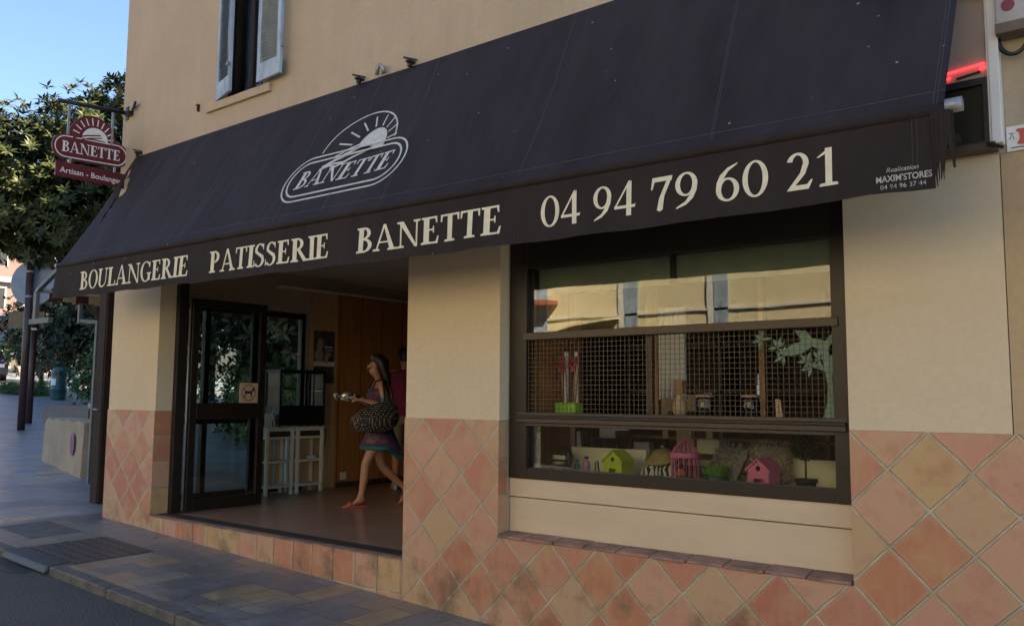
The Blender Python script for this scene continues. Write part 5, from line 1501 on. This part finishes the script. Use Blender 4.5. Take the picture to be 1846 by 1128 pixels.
k = MB(); k.lathe([(.05, 0), (.058, .045), (.068, .048), (.068, .068), (.055, .068)], (0, 0, 0), 18); k.build('pot', simple('dark teal pot', (0.012, 0.03, 0.032), 0.5, 0.2), tp)
k = MB(); k.tube([(0, 0, .06), (.003, 0, .22)], .006, 7); k.build('stem', M['bark'], tp)
rng = random.Random(6); k = MB()
for _ in range(700):
    v = Vector((rng.gauss(0, 1), rng.gauss(0, 1), rng.gauss(0, 1))).normalized()
    leaf_quad(k, Vector((0, 0, .265)) + v * rng.uniform(.05, .082), v + Vector((rng.uniform(-.8, .8), rng.uniform(-.8, .8), rng.uniform(-.8, .8))), v, .022, .010)
k.build('crown', leafmat('topiary leaves', [(0, (0.008, 0.022, 0.018)), (1, (0.03, 0.07, 0.05))]), tp, fixn=False)
# things standing behind the display boards
def pot(label, x, y, z, r, h, m, name='black_pot', cat='pot', grp='black pots behind the cream board'):
    return solo(name, label, cat, m, lambda k: k.lathe([(r * .75, 0), (r, h * .9), (r * 1.05, h), (r * .8, h)], (0, 0, 0), 18), grp, (x, y, z))
rear = thing('rear_table', 'cream topped table behind the window display boards', 'table', (1.6, 1.06, 0))
k = MB(); k.box(-1.19, 1.15, -.28, .3, .78, .82); k.build('table_top', M['board'], rear)
for x in (-1.1, 1.06):
    for y in (-.26, .24):
        k = MB(); k.box(x, x + .04, y, y + .04, 0, .78); k.build('leg', M['board'], rear)
pot('slim black pot at the left end of the row behind the board', .50, .90, .82, .045, .17, BLACK)
pot('squat black pot next to the slim one behind the board', .615, .89, .82, .055, .12, BLACK)
pot('squat black pot next to the tall one behind the board', .725, .89, .82, .055, .12, BLACK)
pot('tall black pot at the right end of the row behind the board', .84, .89, .82, .055, .18, BLACK)
solo('cream_card', 'cream card standing left of the slim black pot', 'card', M['creamboard'], lambda k: k.box(-.05, .05, 0, .012, 0, .16), None, (.43, .95, .82))
solo('display_card', 'cream framed card behind the squat black pots', 'card', M['creamboard'], lambda k: k.box(-.13, .13, 0, .012, 0, .21), None, (.68, 1.02, .82))
solo('cream_box', 'cream cardboard box with a dark tag behind the pink cage', 'box', M['creamboard'], lambda k: k.box(-.105, .105, -.06, .06, 0, .10), None, (1.55, .90, .86), .004)
solo('box_riser', 'low dark riser under the cream cardboard box', 'riser', M['wood_dark'], lambda k: k.box(-.12, .12, -.07, .07, 0, .04), None, (1.55, .90, .82))
solo('box_tag', 'dark tag hanging on the cream box', 'tag', simple('brown tag', (0.15, 0.05, 0.03), 0.6, 0.1), lambda k: k.box(-.085, -.065, -.072, -.062, .03, .10), None, (1.55, .90, .86))
solo('card_reader', 'grey counter device behind the straw hat', 'device', M['greypaint'], lambda k: (k.box(-.08, .08, -.05, .05, 0, .05), k.box(-.07, .06, -.03, .05, .05, .10), k.box(-.06, .05, -.035, -.03, .06, .09)), None, (1.02, .90, .82), .005)
solo('glass_tumbler', 'clear tumbler between the grey device and the wooden post', 'glass', M['jar'], lambda k: k.lathe([(.035, 0), (.045, .13), (.042, .13), (.032, .01)], (0, 0, 0), 16), None, (1.19, .90, .82))
solo('wood_offcut', 'upright pale wood block left of the cream box', 'block', M['beech'], lambda k: k.box(-.06, .06, -.03, .03, 0, .20), None, (1.34, .95, .82), .003)
solo('bread_loaves', 'row of brown loaves behind the fur cushions', 'bread', simple('brown crust', (0.30, 0.14, 0.07), 0.8, 0.4, 18), lambda k: [k.ball((x, 0, .06), .055, 6, 1.5, 1, .9) for x in (-.16, 0, .16)], None, (1.93, .92, .82))
solo('cream_dish', 'cream dish at the far right behind the topiary', 'dish', M['offwhite'], lambda k: k.lathe([(.05, 0), (.09, .06), (.08, .06)], (0, 0, 0), 16), None, (2.18, .92, .82))
# upper shelf
orc = thing('orchid', 'red flowering orchid in a lime green pot behind the mesh', 'plant', (.65, .45, ZS))
k = MB(); k.box(-.095, .095, -.05, .05, 0, .085); k.build('pot', simple('lime pot', (0.26, 0.52, 0.03), 0.4, 0.1), orc, bevel=.01)
k = MB()
for x, dx in ((-.05, -.02), (-.01, -.03), (.03, .04), (.06, .03)): k.tube([(x, 0, .07), (x + dx * .5, 0, .25), (x + dx, 0, .42)], .005, 6)
k.build('stem', M['wood_mid'], orc)
rng = random.Random(8)
for cx in (-.07, .045):
    k = MB()
    for q in range(26):
        v = Vector((rng.gauss(0, 1), rng.gauss(0, 1), rng.gauss(0, 1))).normalized()
        leaf_quad(k, Vector((cx, 0, .37)) + v * .015, v, Vector((.2, .3, 1)), .05, .035)
    k.build('flower', simple('red petals', (0.62, 0.04, 0.08), 0.5, 0.25, 30), orc, fixn=False)
k = MB(); k.box(-.055, -.02, .02, .03, .08, .46); k.box(.035, .065, .02, .03, .08, .46); k.build('white_stake', M['white'], orc)
def jar(label, x):
    o = thing('glass_jar', label, 'jar', (x, .45, ZS), 0, 'lidded glass jars on the window shelf')
    k = MB(); k.lathe([(.052, 0), (.058, .01), (.058, .115), (.05, .128)], (0, 0, 0), 20); k.build('body', M['jar'], o)
    k = MB(); k.lathe([(.054, .128), (.06, .131), (.06, .145), (.03, .150)], (0, 0, 0), 20); k.build('lid', simple('coral lid', (0.55, 0.27, 0.16), 0.5, 0.1), o)
    k = MB(); k.lathe([(.045, .005), (.048, .05), (.02, .06)], (0, 0, 0), 14); k.build('contents', M['black'], o)
    return o
jar('glass jar with coral lid nearer the wooden figure', 1.74); jar('glass jar with coral lid nearer the middle of the shelf', 2.06)
wf = thing('wooden_bottle', 'pale wooden bottle shaped figure beside the window mullion', 'figure', (1.56, .45, ZS))
k = MB(); k.lathe([(.035, 0), (.048, .03), (.05, .07), (.035, .11), (.022, .13), (.03, .14), (.02, .145)], (0, 0, 0), 18); k.build('body', M['beech'], wf)
k = MB(); k.box(-.034, .034, -.03, .03, .152, .24); k.build('block', M['wood_mid'], wf, bevel=.004)
solo('white_bottle', 'thin white bottle standing behind the right jar', 'bottle', M['white'], lambda k: k.lathe([(.012, 0), (.012, .2), (.006, .22), (.006, .28)], (0, 0, 0), 10), None, (2.06, .58, ZS))
solo('wood_board', 'pale wooden board leaning on the shelf right of the jars', 'board', M['beech'], lambda k: k.hexa([(-.02, 0, 0), (.025, 0, 0), (.025, .02, 0), (-.02, .02, 0), (-.035, .03, .12), (-.005, .03, .12), (-.005, .045, .12), (-.035, .045, .12)]), None, (2.24, .46, ZS))
ch = thing('beech_chair', 'pale wooden chair back seen behind the window shelf', 'chair', (.85, 1.9, 0), R(20))
for x in (-.2, .17):
    k = MB(); k.box(x, x + .05, 0, .04, 0, 1.30); k.build('leg', M['beech'], ch)
    k = MB(); k.box(x, x + .05, -.42, -.38, 0, .46); k.build('leg', M['beech'], ch)
k = MB(); k.box(-.2, .22, -.42, .04, .46, .49); k.build('seat', M['beech'], ch)
k = MB(); k.box(-.2, .22, .005, .03, 1.14, 1.28); k.build('backrest', M['beech'], ch)
cu = MB()
n = 24
for i in range(n + 1):
    x = 1.22 + .22 * i / n; y = .78 + .015 * math.sin(i * 1.6)
    cu.v += [(x, y, 1.24), (x, y, 1.9)]
for i in range(n): cu.f.append([2 * i, 2 * i + 2, 2 * i + 3, 2 * i + 1]); cu.mi.append(0); cu.sm.append(True)
o = cu.build('white_curtain', M['white']); sd_ = o.modifiers.new('t', 'SOLIDIFY'); sd_.thickness = .003
tag(o, 'narrow white curtain hanging left of the window mullion', 'curtain')
solo('curtain_post', 'pale wooden post beside the narrow white curtain', 'post', M['wood_mid'], lambda k: k.box(1.10, 1.20, .80, .84, 1.126, 2.4))

# ================================================================== PEOPLE
def skin_mesh(name, pts, edges, mat, parent, xf, sub=2):
    """pts: {key: (s, l, z, r)} in the body frame; grows one continuous body"""
    keys = list(pts); idx = {q: i for i, q in enumerate(keys)}
    me = bpy.data.meshes.new(name)
    me.from_pydata([xf(*pts[q][:3]) for q in keys], [(idx[a], idx[b]) for a, b in edges], [])
    o = bpy.data.objects.new(name, me); COL.objects.link(o)
    m = o.modifiers.new('skin', 'SKIN'); m.use_smooth_shade = True; m.branch_smoothing = .4
    for i, q in enumerate(keys):
        v = me.skin_vertices[0].data[i]; r = pts[q][3]
        v.radius = r if isinstance(r, tuple) else (r, r); v.use_root = (i == 0)
    s_ = o.modifiers.new('sub', 'SUBSURF'); s_.levels = sub; s_.render_levels = sub
    dg = bpy.context.evaluated_depsgraph_get()
    nm = bpy.data.meshes.new_from_object(o.evaluated_get(dg))
    o.modifiers.clear(); o.data = nm; nm.materials.clear(); nm.materials.append(mat)
    nm.polygons.foreach_set('use_smooth', [True] * len(nm.polygons))
    o.parent = parent
    return o
def chain(*a): return list(zip(a, a[1:]))
def hand(pts, ed, wrist, tag_, d, side, up, sc_=1.0):
    """adds a palm and five curled fingers after the wrist key; d forward, side towards the thumb, up back of the hand"""
    w = Vector(pts[wrist][:3]); d = Vector(d).normalized(); sd = Vector(side).normalized(); u = Vector(up).normalized()
    p = w + d * .05 * sc_; pts[tag_ + 'p'] = (*p, (.030 * sc_, .017 * sc_)); ed.append((wrist, tag_ + 'p'))
    for i, (off, ln) in enumerate(((.027, .066), (.009, .075), (-.009, .070), (-.026, .055))):
        a = p + d * .035 + sd * off; b = a + d * ln * .55 - u * .012; c = b + d * ln * .25 - u * ln * .4
        for q, (pt, r) in enumerate(((a, .0095), (b, .0085), (c, .007))):
            pts['%sf%d%d' % (tag_, i, q)] = (*pt, r)
        ed += [(tag_ + 'p', '%sf%d0' % (tag_, i))] + chain(*['%sf%d%d' % (tag_, i, q) for q in range(3)])
    a = w + d * .03 + sd * .034; b = a + d * .03 + sd * .018 - u * .012; c = b + d * .026 - u * .012
    for q, (pt, r) in enumerate(((a, .012), (b, .0095), (c, .0085))): pts['%st%d' % (tag_, q)] = (*pt, r)
    ed += [(wrist, tag_ + 't0')] + chain(tag_ + 't0', tag_ + 't1', tag_ + 't2')
def frame_of(heading):
    fw = Vector((math.cos(heading), math.sin(heading), 0)); rt = Vector((fw.y, -fw.x, 0))
    return lambda s, l, z: fw * s + rt * l + Vector((0, 0, z))
def tube_e(k, secs, xf, n=24, wob=None):
    """elliptic sections (s, l, z, rs, rl) joined into a garment"""
    o = len(k.v)
    for i, (s, l, z, rs, rl) in enumerate(secs):
        for q in range(n):
            a = 2 * PI * q / n; w = wob(i, a) if wob else (1, 0)
            k.v.append(tuple(xf(s + rs * w[0] * math.cos(a), l + rl * w[0] * math.sin(a), z + w[1])))
    for i in range(len(secs) - 1):
        for q in range(n):
            q2 = (q + 1) % n
            k.f.append([o + i * n + q, o + i * n + q2, o + (i + 1) * n + q2, o + (i + 1) * n + q]); k.mi.append(0); k.sm.append(True)
def head_bits(parent, xf, hs, hz, l0=0, s=1.0):
    k = MB()
    for sd in (-1, 1): k.ball(xf(hs + .078 * s, l0 + sd * .031 * s, hz + .005), .008 * s, 6)
    e = k.build('eyes', M['white'], parent)
    k = MB()
    for sd in (-1, 1): k.ball(xf(hs + .0835 * s, l0 + sd * .031 * s, hz + .005), .0045 * s, 5)
    for sd in (-1, 1): k.tube([xf(hs + .080 * s, l0 + sd * .016 * s, hz + .028), xf(hs + .082 * s, l0 + sd * .034 * s, hz + .034), xf(hs + .068 * s, l0 + sd * .050 * s, hz + .028)], .004, 5)
    k.build('pupils_and_brows', M['hair'], e)
    k = MB(); k.tube([xf(hs + .080 * s, l0 - .022, hz - .060), xf(hs + .088 * s, l0, hz - .057), xf(hs + .080 * s, l0 + .022, hz - .060)], [.002, .0045, .002], 6)
    k.build('mouth', simple('lip', (0.34, 0.11, 0.09), 0.5, 0.1), parent)
def head_pts(pts, ed, neck, hs, hz, l0=0, s=1.0):
    pts['hb'] = (hs - .012, l0, hz - .045, (.066 * s, .072 * s)); pts['hm'] = (hs - .012, l0, hz + .015, (.074 * s, .084 * s)); pts['ht'] = (hs - .016, l0, hz + .085, (.052 * s, .06 * s))
    pts['chin'] = (hs + .048 * s, l0, hz - .085, .026 * s)
    pts['nose0'] = (hs + .072 * s, l0, hz - .006, .012 * s); pts['nose1'] = (hs + .084 * s, l0, hz - .028, .010 * s)
    ed += chain(neck, 'hb', 'hm', 'ht') + [('hb', 'chin'), ('hm', 'nose0'), ('nose0', 'nose1')]
    for sd, nm in ((-1, 'earL'), (1, 'earR')):
        pts[nm] = (hs - .008, l0 + sd * .083 * s, hz - .005, (.010, .022)); ed.append(('hm', nm))

W = thing('person', 'woman in a purple and teal summer dress walking out with a foil packet', 'person', (-3.21, 2.14, 0))
xf = frame_of(math.atan2(-.84, -.54))
pts = {'pelvis': (0, 0, .90, (.105, .14)), 'waist': (.015, 0, 1.06, (.085, .115)), 'chest': (.03, 0, 1.25, (.095, .13)), 'upper': (.015, 0, 1.36, (.07, .12)), 'neck0': (.02, 0, 1.43, .045), 'neck': (.04, 0, 1.49, .044)}
ed = chain('pelvis', 'waist', 'chest', 'upper', 'neck0', 'neck')
head_pts(pts, ed, 'neck', .075, 1.595, 0, .95)
pts.update({'shL': (.01, -.16, 1.38, .052), 'elL': (-.03, -.225, 1.13, .037), 'wrL': (.21, -.20, 1.20, .025), 'shR': (.01, .16, 1.38, .052), 'elR': (.0, .215, 1.13, .037), 'wrR': (.23, .10, 1.20, .025)})
ed += chain('upper', 'shL', 'elL', 'wrL') + chain('upper', 'shR', 'elR', 'wrR')
hand(pts, ed, 'wrL', 'hL', (1, .35, .15), (0, 1, .2), (-.1, 0, 1)); hand(pts, ed, 'wrR', 'hR', (1, -.25, .15), (0, -1, .2), (-.1, 0, 1))
pts.update({'hipL': (.0, -.085, .84, (.085, .082)), 'knL': (.17, -.09, .47, .052), 'caL': (.17, -.09, .36, .055), 'anL': (.215, -.09, .085, .034), 'hlL': (.18, -.09, .04, .03), 'ftL': (.30, -.095, .035, (.036, .026)), 'toL': (.39, -.10, .022, (.036, .016)),
            'hipR': (.0, .085, .84, (.085, .082)), 'knR': (-.04, .09, .46, .052), 'caR': (-.13, .09, .36, .055), 'anR': (-.36, .09, .165, .034), 'hlR': (-.40, .09, .14, .03), 'ftR': (-.325, .09, .075, (.036, .026)), 'toR': (-.27, .09, .025, (.034, .016))})
for s_ in 'LR': ed += chain('pelvis', 'hip' + s_, 'kn' + s_, 'ca' + s_, 'an' + s_, 'ft' + s_, 'to' + s_) + [('an' + s_, 'hl' + s_)]
skin_mesh('body', pts, ed, M['skin'], W, xf)
head_bits(W, xf, .072, 1.595, 0, .95)
dress = patterned('purple and teal print', [(0.34, (0.008, 0.085, 0.10)), (0.42, (0.05, 0.015, 0.06)), (0.50, (0.13, 0.04, 0.11)), (0.56, (0.03, 0.02, 0.06)), (0.62, (0.20, 0.10, 0.10)), (0.70, (0.01, 0.07, 0.09))], 9)
k = MB()
secs = [(.02, 0, 1.335, .115, .155), (.035, 0, 1.25, .125, .158), (.02, 0, 1.07, .112, .140), (.0, 0, .93, .135, .175), (-.015, 0, .80, .175, .195), (-.03, 0, .74, .215, .205), (-.06, 0, .685, .265, .215)]
tube_e(k, secs, xf, 36, lambda i, a: (1 + .05 * max(0, i - 3) / 3 * math.sin(a * 7), (-.17 if i == 6 else -.07 if i == 5 else 0) * max(0, -math.cos(a))))
o = k.build('dress', dress, W, fixn=False); sd_ = o.modifiers.new('t', 'SOLIDIFY'); sd_.thickness = .004
k = MB()
tube_e(k, [(-.06, 0, .687, .267, .217), (-.065, 0, .64, .28, .225)], xf, 36, lambda i, a: (1 + .055 * math.sin(a * 7), -.17 * max(0, -math.cos(a))))
o2 = k.build('hem', simple('teal hem', (0.02, 0.14, 0.16), 0.8, 0.3), o, fixn=False); sd_ = o2.modifiers.new('t', 'SOLIDIFY'); sd_.thickness = .004
k = MB()
for sd in (-1, 1): k.tube([xf(.11, sd * .085, 1.32), xf(.075, sd * .105, 1.42), xf(.0, sd * .10, 1.435), xf(-.085, sd * .09, 1.32)], .011, 6)
k.build('strap', simple('dark strap', (0.02, 0.02, 0.03), 0.7, 0.1), o)
k = MB(); tube_e(k, [(-.015, -.205, 1.24, .046, .046), (-.022, -.215, 1.18, .044, .044)], xf, 14); 
k.build('arm_band', simple('teal band', (0.04, 0.22, 0.22), 0.7, 0.1), W, fixn=False)
# hair: cap and long fall
k = MB()
tube_e(k, [(.05, 0, 1.748, .012, .012), (.05, 0, 1.738, .06, .06), (.030, 0, 1.70, .090, .094), (.004, 0, 1.65, .098, .108), (-.012, 0, 1.58, .082, .110), (-.045, 0, 1.50, .062, .10), (-.075, 0, 1.42, .05, .105), (-.085, 0, 1.36, .03, .09), (-.085, 0, 1.33, .01, .05)], xf, 24,
       lambda i, a: (1 + .05 * math.sin(a * 9 + i), 0))
k.build('hair', M['hair'], W)
for s_, (a, b, c) in (('L', ((.15, -.09, .008), (.28, -.095, .006), (.42, -.10, .006))), ('R', ((-.44, .09, .115), (-.34, .09, .045), (-.24, .09, .006)))):
    k = MB()
    a, b, c = Vector(a), Vector(b), Vector(c)
    L = []
    for (p, w) in ((a, .028), (a.lerp(b, .5), .033), (b, .04), (b.lerp(c, .6), .046), (c, .022)):
        L.append((p, w))
    vs = [xf(p.x, p.y - w, p.z) for p, w in L] + [xf(p.x, p.y + w, p.z) for p, w in L] + [xf(p.x, p.y - w, p.z - .014) for p, w in L] + [xf(p.x, p.y + w, p.z - .014) for p, w in L]
    n = 5
    fs = []
    for i in range(4): fs += [(i, i + 1, n + i + 1, n + i), (2 * n + i, 3 * n + i, 3 * n + i + 1, 2 * n + i + 1), (i, 2 * n + i, 2 * n + i + 1, i + 1), (n + i, n + i + 1, 3 * n + i + 1, 3 * n + i)]
    fs += [(0, n, 3 * n, 2 * n), (n - 1, 3 * n - 1, 4 * n - 1, 2 * n - 1)]
    k.add([(v.x, v.y, v.z + .012) for v in vs], fs)
    sh = k.build('sandal', simple('coral sandal', (0.62, 0.10, 0.06), 0.5, 0.1), W)
    k = MB(); p = b.lerp(c, .35); k.tube([xf(p.x, p.y - .046, p.z + .01), xf(p.x + .01, p.y - .02, p.z + .055), xf(p.x + .01, p.y + .02, p.z + .055), xf(p.x, p.y + .046, p.z + .01)], .010, 6)
    k.build('toe_strap', simple('coral strap', (0.62, 0.10, 0.06), 0.5, 0.1), sh)
# hand bag and foil packet
Bg = thing('shoulder_bag', 'black shoulder bag with rows of white dots on the woman\'s arm', 'bag', (-3.21, 2.14, 0))
k = MB()
tube_e(k, [(.12, -.30, .835, .03, .02), (.13, -.30, .85, .17, .07), (.125, -.30, .92, .265, .10), (.10, -.295, 1.00, .275, .10), (.06, -.285, 1.09, .22, .075), (-.02, -.275, 1.17, .12, .04), (-.05, -.27, 1.19, .05, .012)], xf, 30)
k.build('bag', patterned('black with white dots', [(0.20, (0.62, 0.58, 0.52)), (0.30, (0.016, 0.013, 0.013))], 44, 0.6, 'dots'), Bg)
k = MB(); k.tube([xf(.02, -.28, 1.11), xf(-.01, -.235, 1.25), xf(.0, -.185, 1.42), xf(-.035, -.18, 1.43), xf(-.09, -.235, 1.28), xf(-.10, -.275, 1.10)], .014, 8); k.build('strap', BLACK, Bg)
Fo = thing('foil_packet', 'crumpled silver and dark foil packet held out in the woman\'s hands', 'packet', (-3.21, 2.14, 0))
rng = random.Random(12); k = MB()
tube_e(k, [(.36, -.03, 1.20, .10, .055), (.37, -.04, 1.222, .145, .075), (.40, -.05, 1.25, .16, .07), (.42, -.05, 1.275, .10, .05), (.43, -.05, 1.28, .02, .02)], xf, 16, lambda i, a: (1 + rng.uniform(-.22, .22), rng.uniform(-.012, .012)))
for i in range(len(k.sm)): k.sm[i] = False
m, t, bs = nt('crumpled foil'); v = coords(t)
t.links.new(ramp(t, noise(t, v, 13, 3), [(0.46, (0.03, 0.03, 0.03)), (0.54, (0.75, 0.75, 0.73))]), bs.inputs['Base Color']); bs.inputs['Metallic'].default_value = .5; bs.inputs['Roughness'].default_value = .35
k.build('foil', m, Fo)

P2 = thing('person', 'man in a magenta shirt and grey shorts standing behind the woman', 'person', (-4.33, 3.62, 0))
xf2 = frame_of(math.atan2(.55, -.83))
pts = {'pelvis': (0, 0, .99, (.12, .16)), 'waist': (.0, 0, 1.16, (.11, .15)), 'chest': (.01, 0, 1.40, (.12, .17)), 'upper': (.0, 0, 1.54, (.08, .16)), 'neck0': (.0, 0, 1.62, .058), 'neck': (.02, 0, 1.68, .055)}
ed = chain('pelvis', 'waist', 'chest', 'upper', 'neck0', 'neck')
head_pts(pts, ed, 'neck', .05, 1.80)
pts.update({'shL': (.0, -.21, 1.55, .064), 'elL': (-.02, -.27, 1.25, .045), 'wrL': (.12, -.26, 1.02, .031), 'shR': (.0, .21, 1.55, .064), 'elR': (-.02, .27, 1.25, .045), 'wrR': (.10, .27, 1.01, .031)})
ed += chain('upper', 'shL', 'elL', 'wrL') + chain('upper', 'shR', 'elR', 'wrR')
hand(pts, ed, 'wrL', 'hL', (.3, 0, -1), (.8, .3, .2), (0, -1, 0), 1.1); hand(pts, ed, 'wrR', 'hR', (.3, 0, -1), (.8, -.3, .2), (0, 1, 0), 1.1)
for s_, l in (('L', -.10), ('R', .10)):
    pts.update({'hip' + s_: (0, l, .93, .10), 'kn' + s_: (.03, l, .52, .06), 'ca' + s_: (.0, l, .40, .062), 'an' + s_: (-.01, l, .10, .038), 'hl' + s_: (-.05, l, .045, .034), 'ft' + s_: (.10, l, .04, (.042, .03)), 'to' + s_: (.20, l, .026, (.04, .02))})
    ed += chain('pelvis', 'hip' + s_, 'kn' + s_, 'ca' + s_, 'an' + s_, 'ft' + s_, 'to' + s_) + [('an' + s_, 'hl' + s_)]
skin_mesh('body', pts, ed, M['skin'], P2, xf2)
head_bits(P2, xf2, .05, 1.80)
k = MB()
tube_e(k, [(.0, 0, 1.62, .075, .08), (.0, 0, 1.585, .105, .20), (.005, 0, 1.53, .135, .235), (.005, 0, 1.40, .15, .205), (.0, 0, 1.18, .15, .19), (.0, 0, .98, .155, .20)], xf2, 28, lambda i, a: (1 + .03 * math.sin(a * 5 + i), 0))
for sd in (-1, 1): tube_e(k, [(.0, sd * .19, 1.585, .06, .05), (.0, sd * .235, 1.52, .078, .07), (-.01, sd * .262, 1.36, .075, .066), (-.014, sd * .268, 1.30, .08, .07)], xf2, 16)
k.build('shirt', simple('magenta cotton', (0.20, 0.022, 0.085), 0.85, 0.25, 5), P2)
k = MB()
tube_e(k, [(.0, 0, 1.02, .15, .195), (.0, 0, .88, .155, .20)], xf2, 28)
for sd in (-1, 1): tube_e(k, [(.0, sd * .09, .93, .14, .115), (.02, sd * .105, .72, .115, .10), (.03, sd * .105, .50, .10, .095)], xf2, 20)
k.build('shorts', simple('grey cotton', (0.26, 0.23, 0.19), 0.85, 0.2, 5), P2)
k = MB(); tube_e(k, [(.03, 0, 1.935, .01, .01), (.025, 0, 1.925, .07, .065), (.015, 0, 1.885, .095, .09), (-.01, 0, 1.83, .092, .094), (-.04, 0, 1.77, .065, .085), (-.05, 0, 1.73, .04, .06)], xf2, 20); k.build('hair', M['hair'], P2)
for sd in (-1, 1):
    k = MB(); tube_e(k, [(.07, sd * .10, .0, .16, .05), (.07, sd * .10, .03, .165, .055), (.06, sd * .10, .06, .14, .05), (-.02, sd * .10, .095, .06, .045)], xf2, 18); k.build('shoe', M['greypaint'], P2)
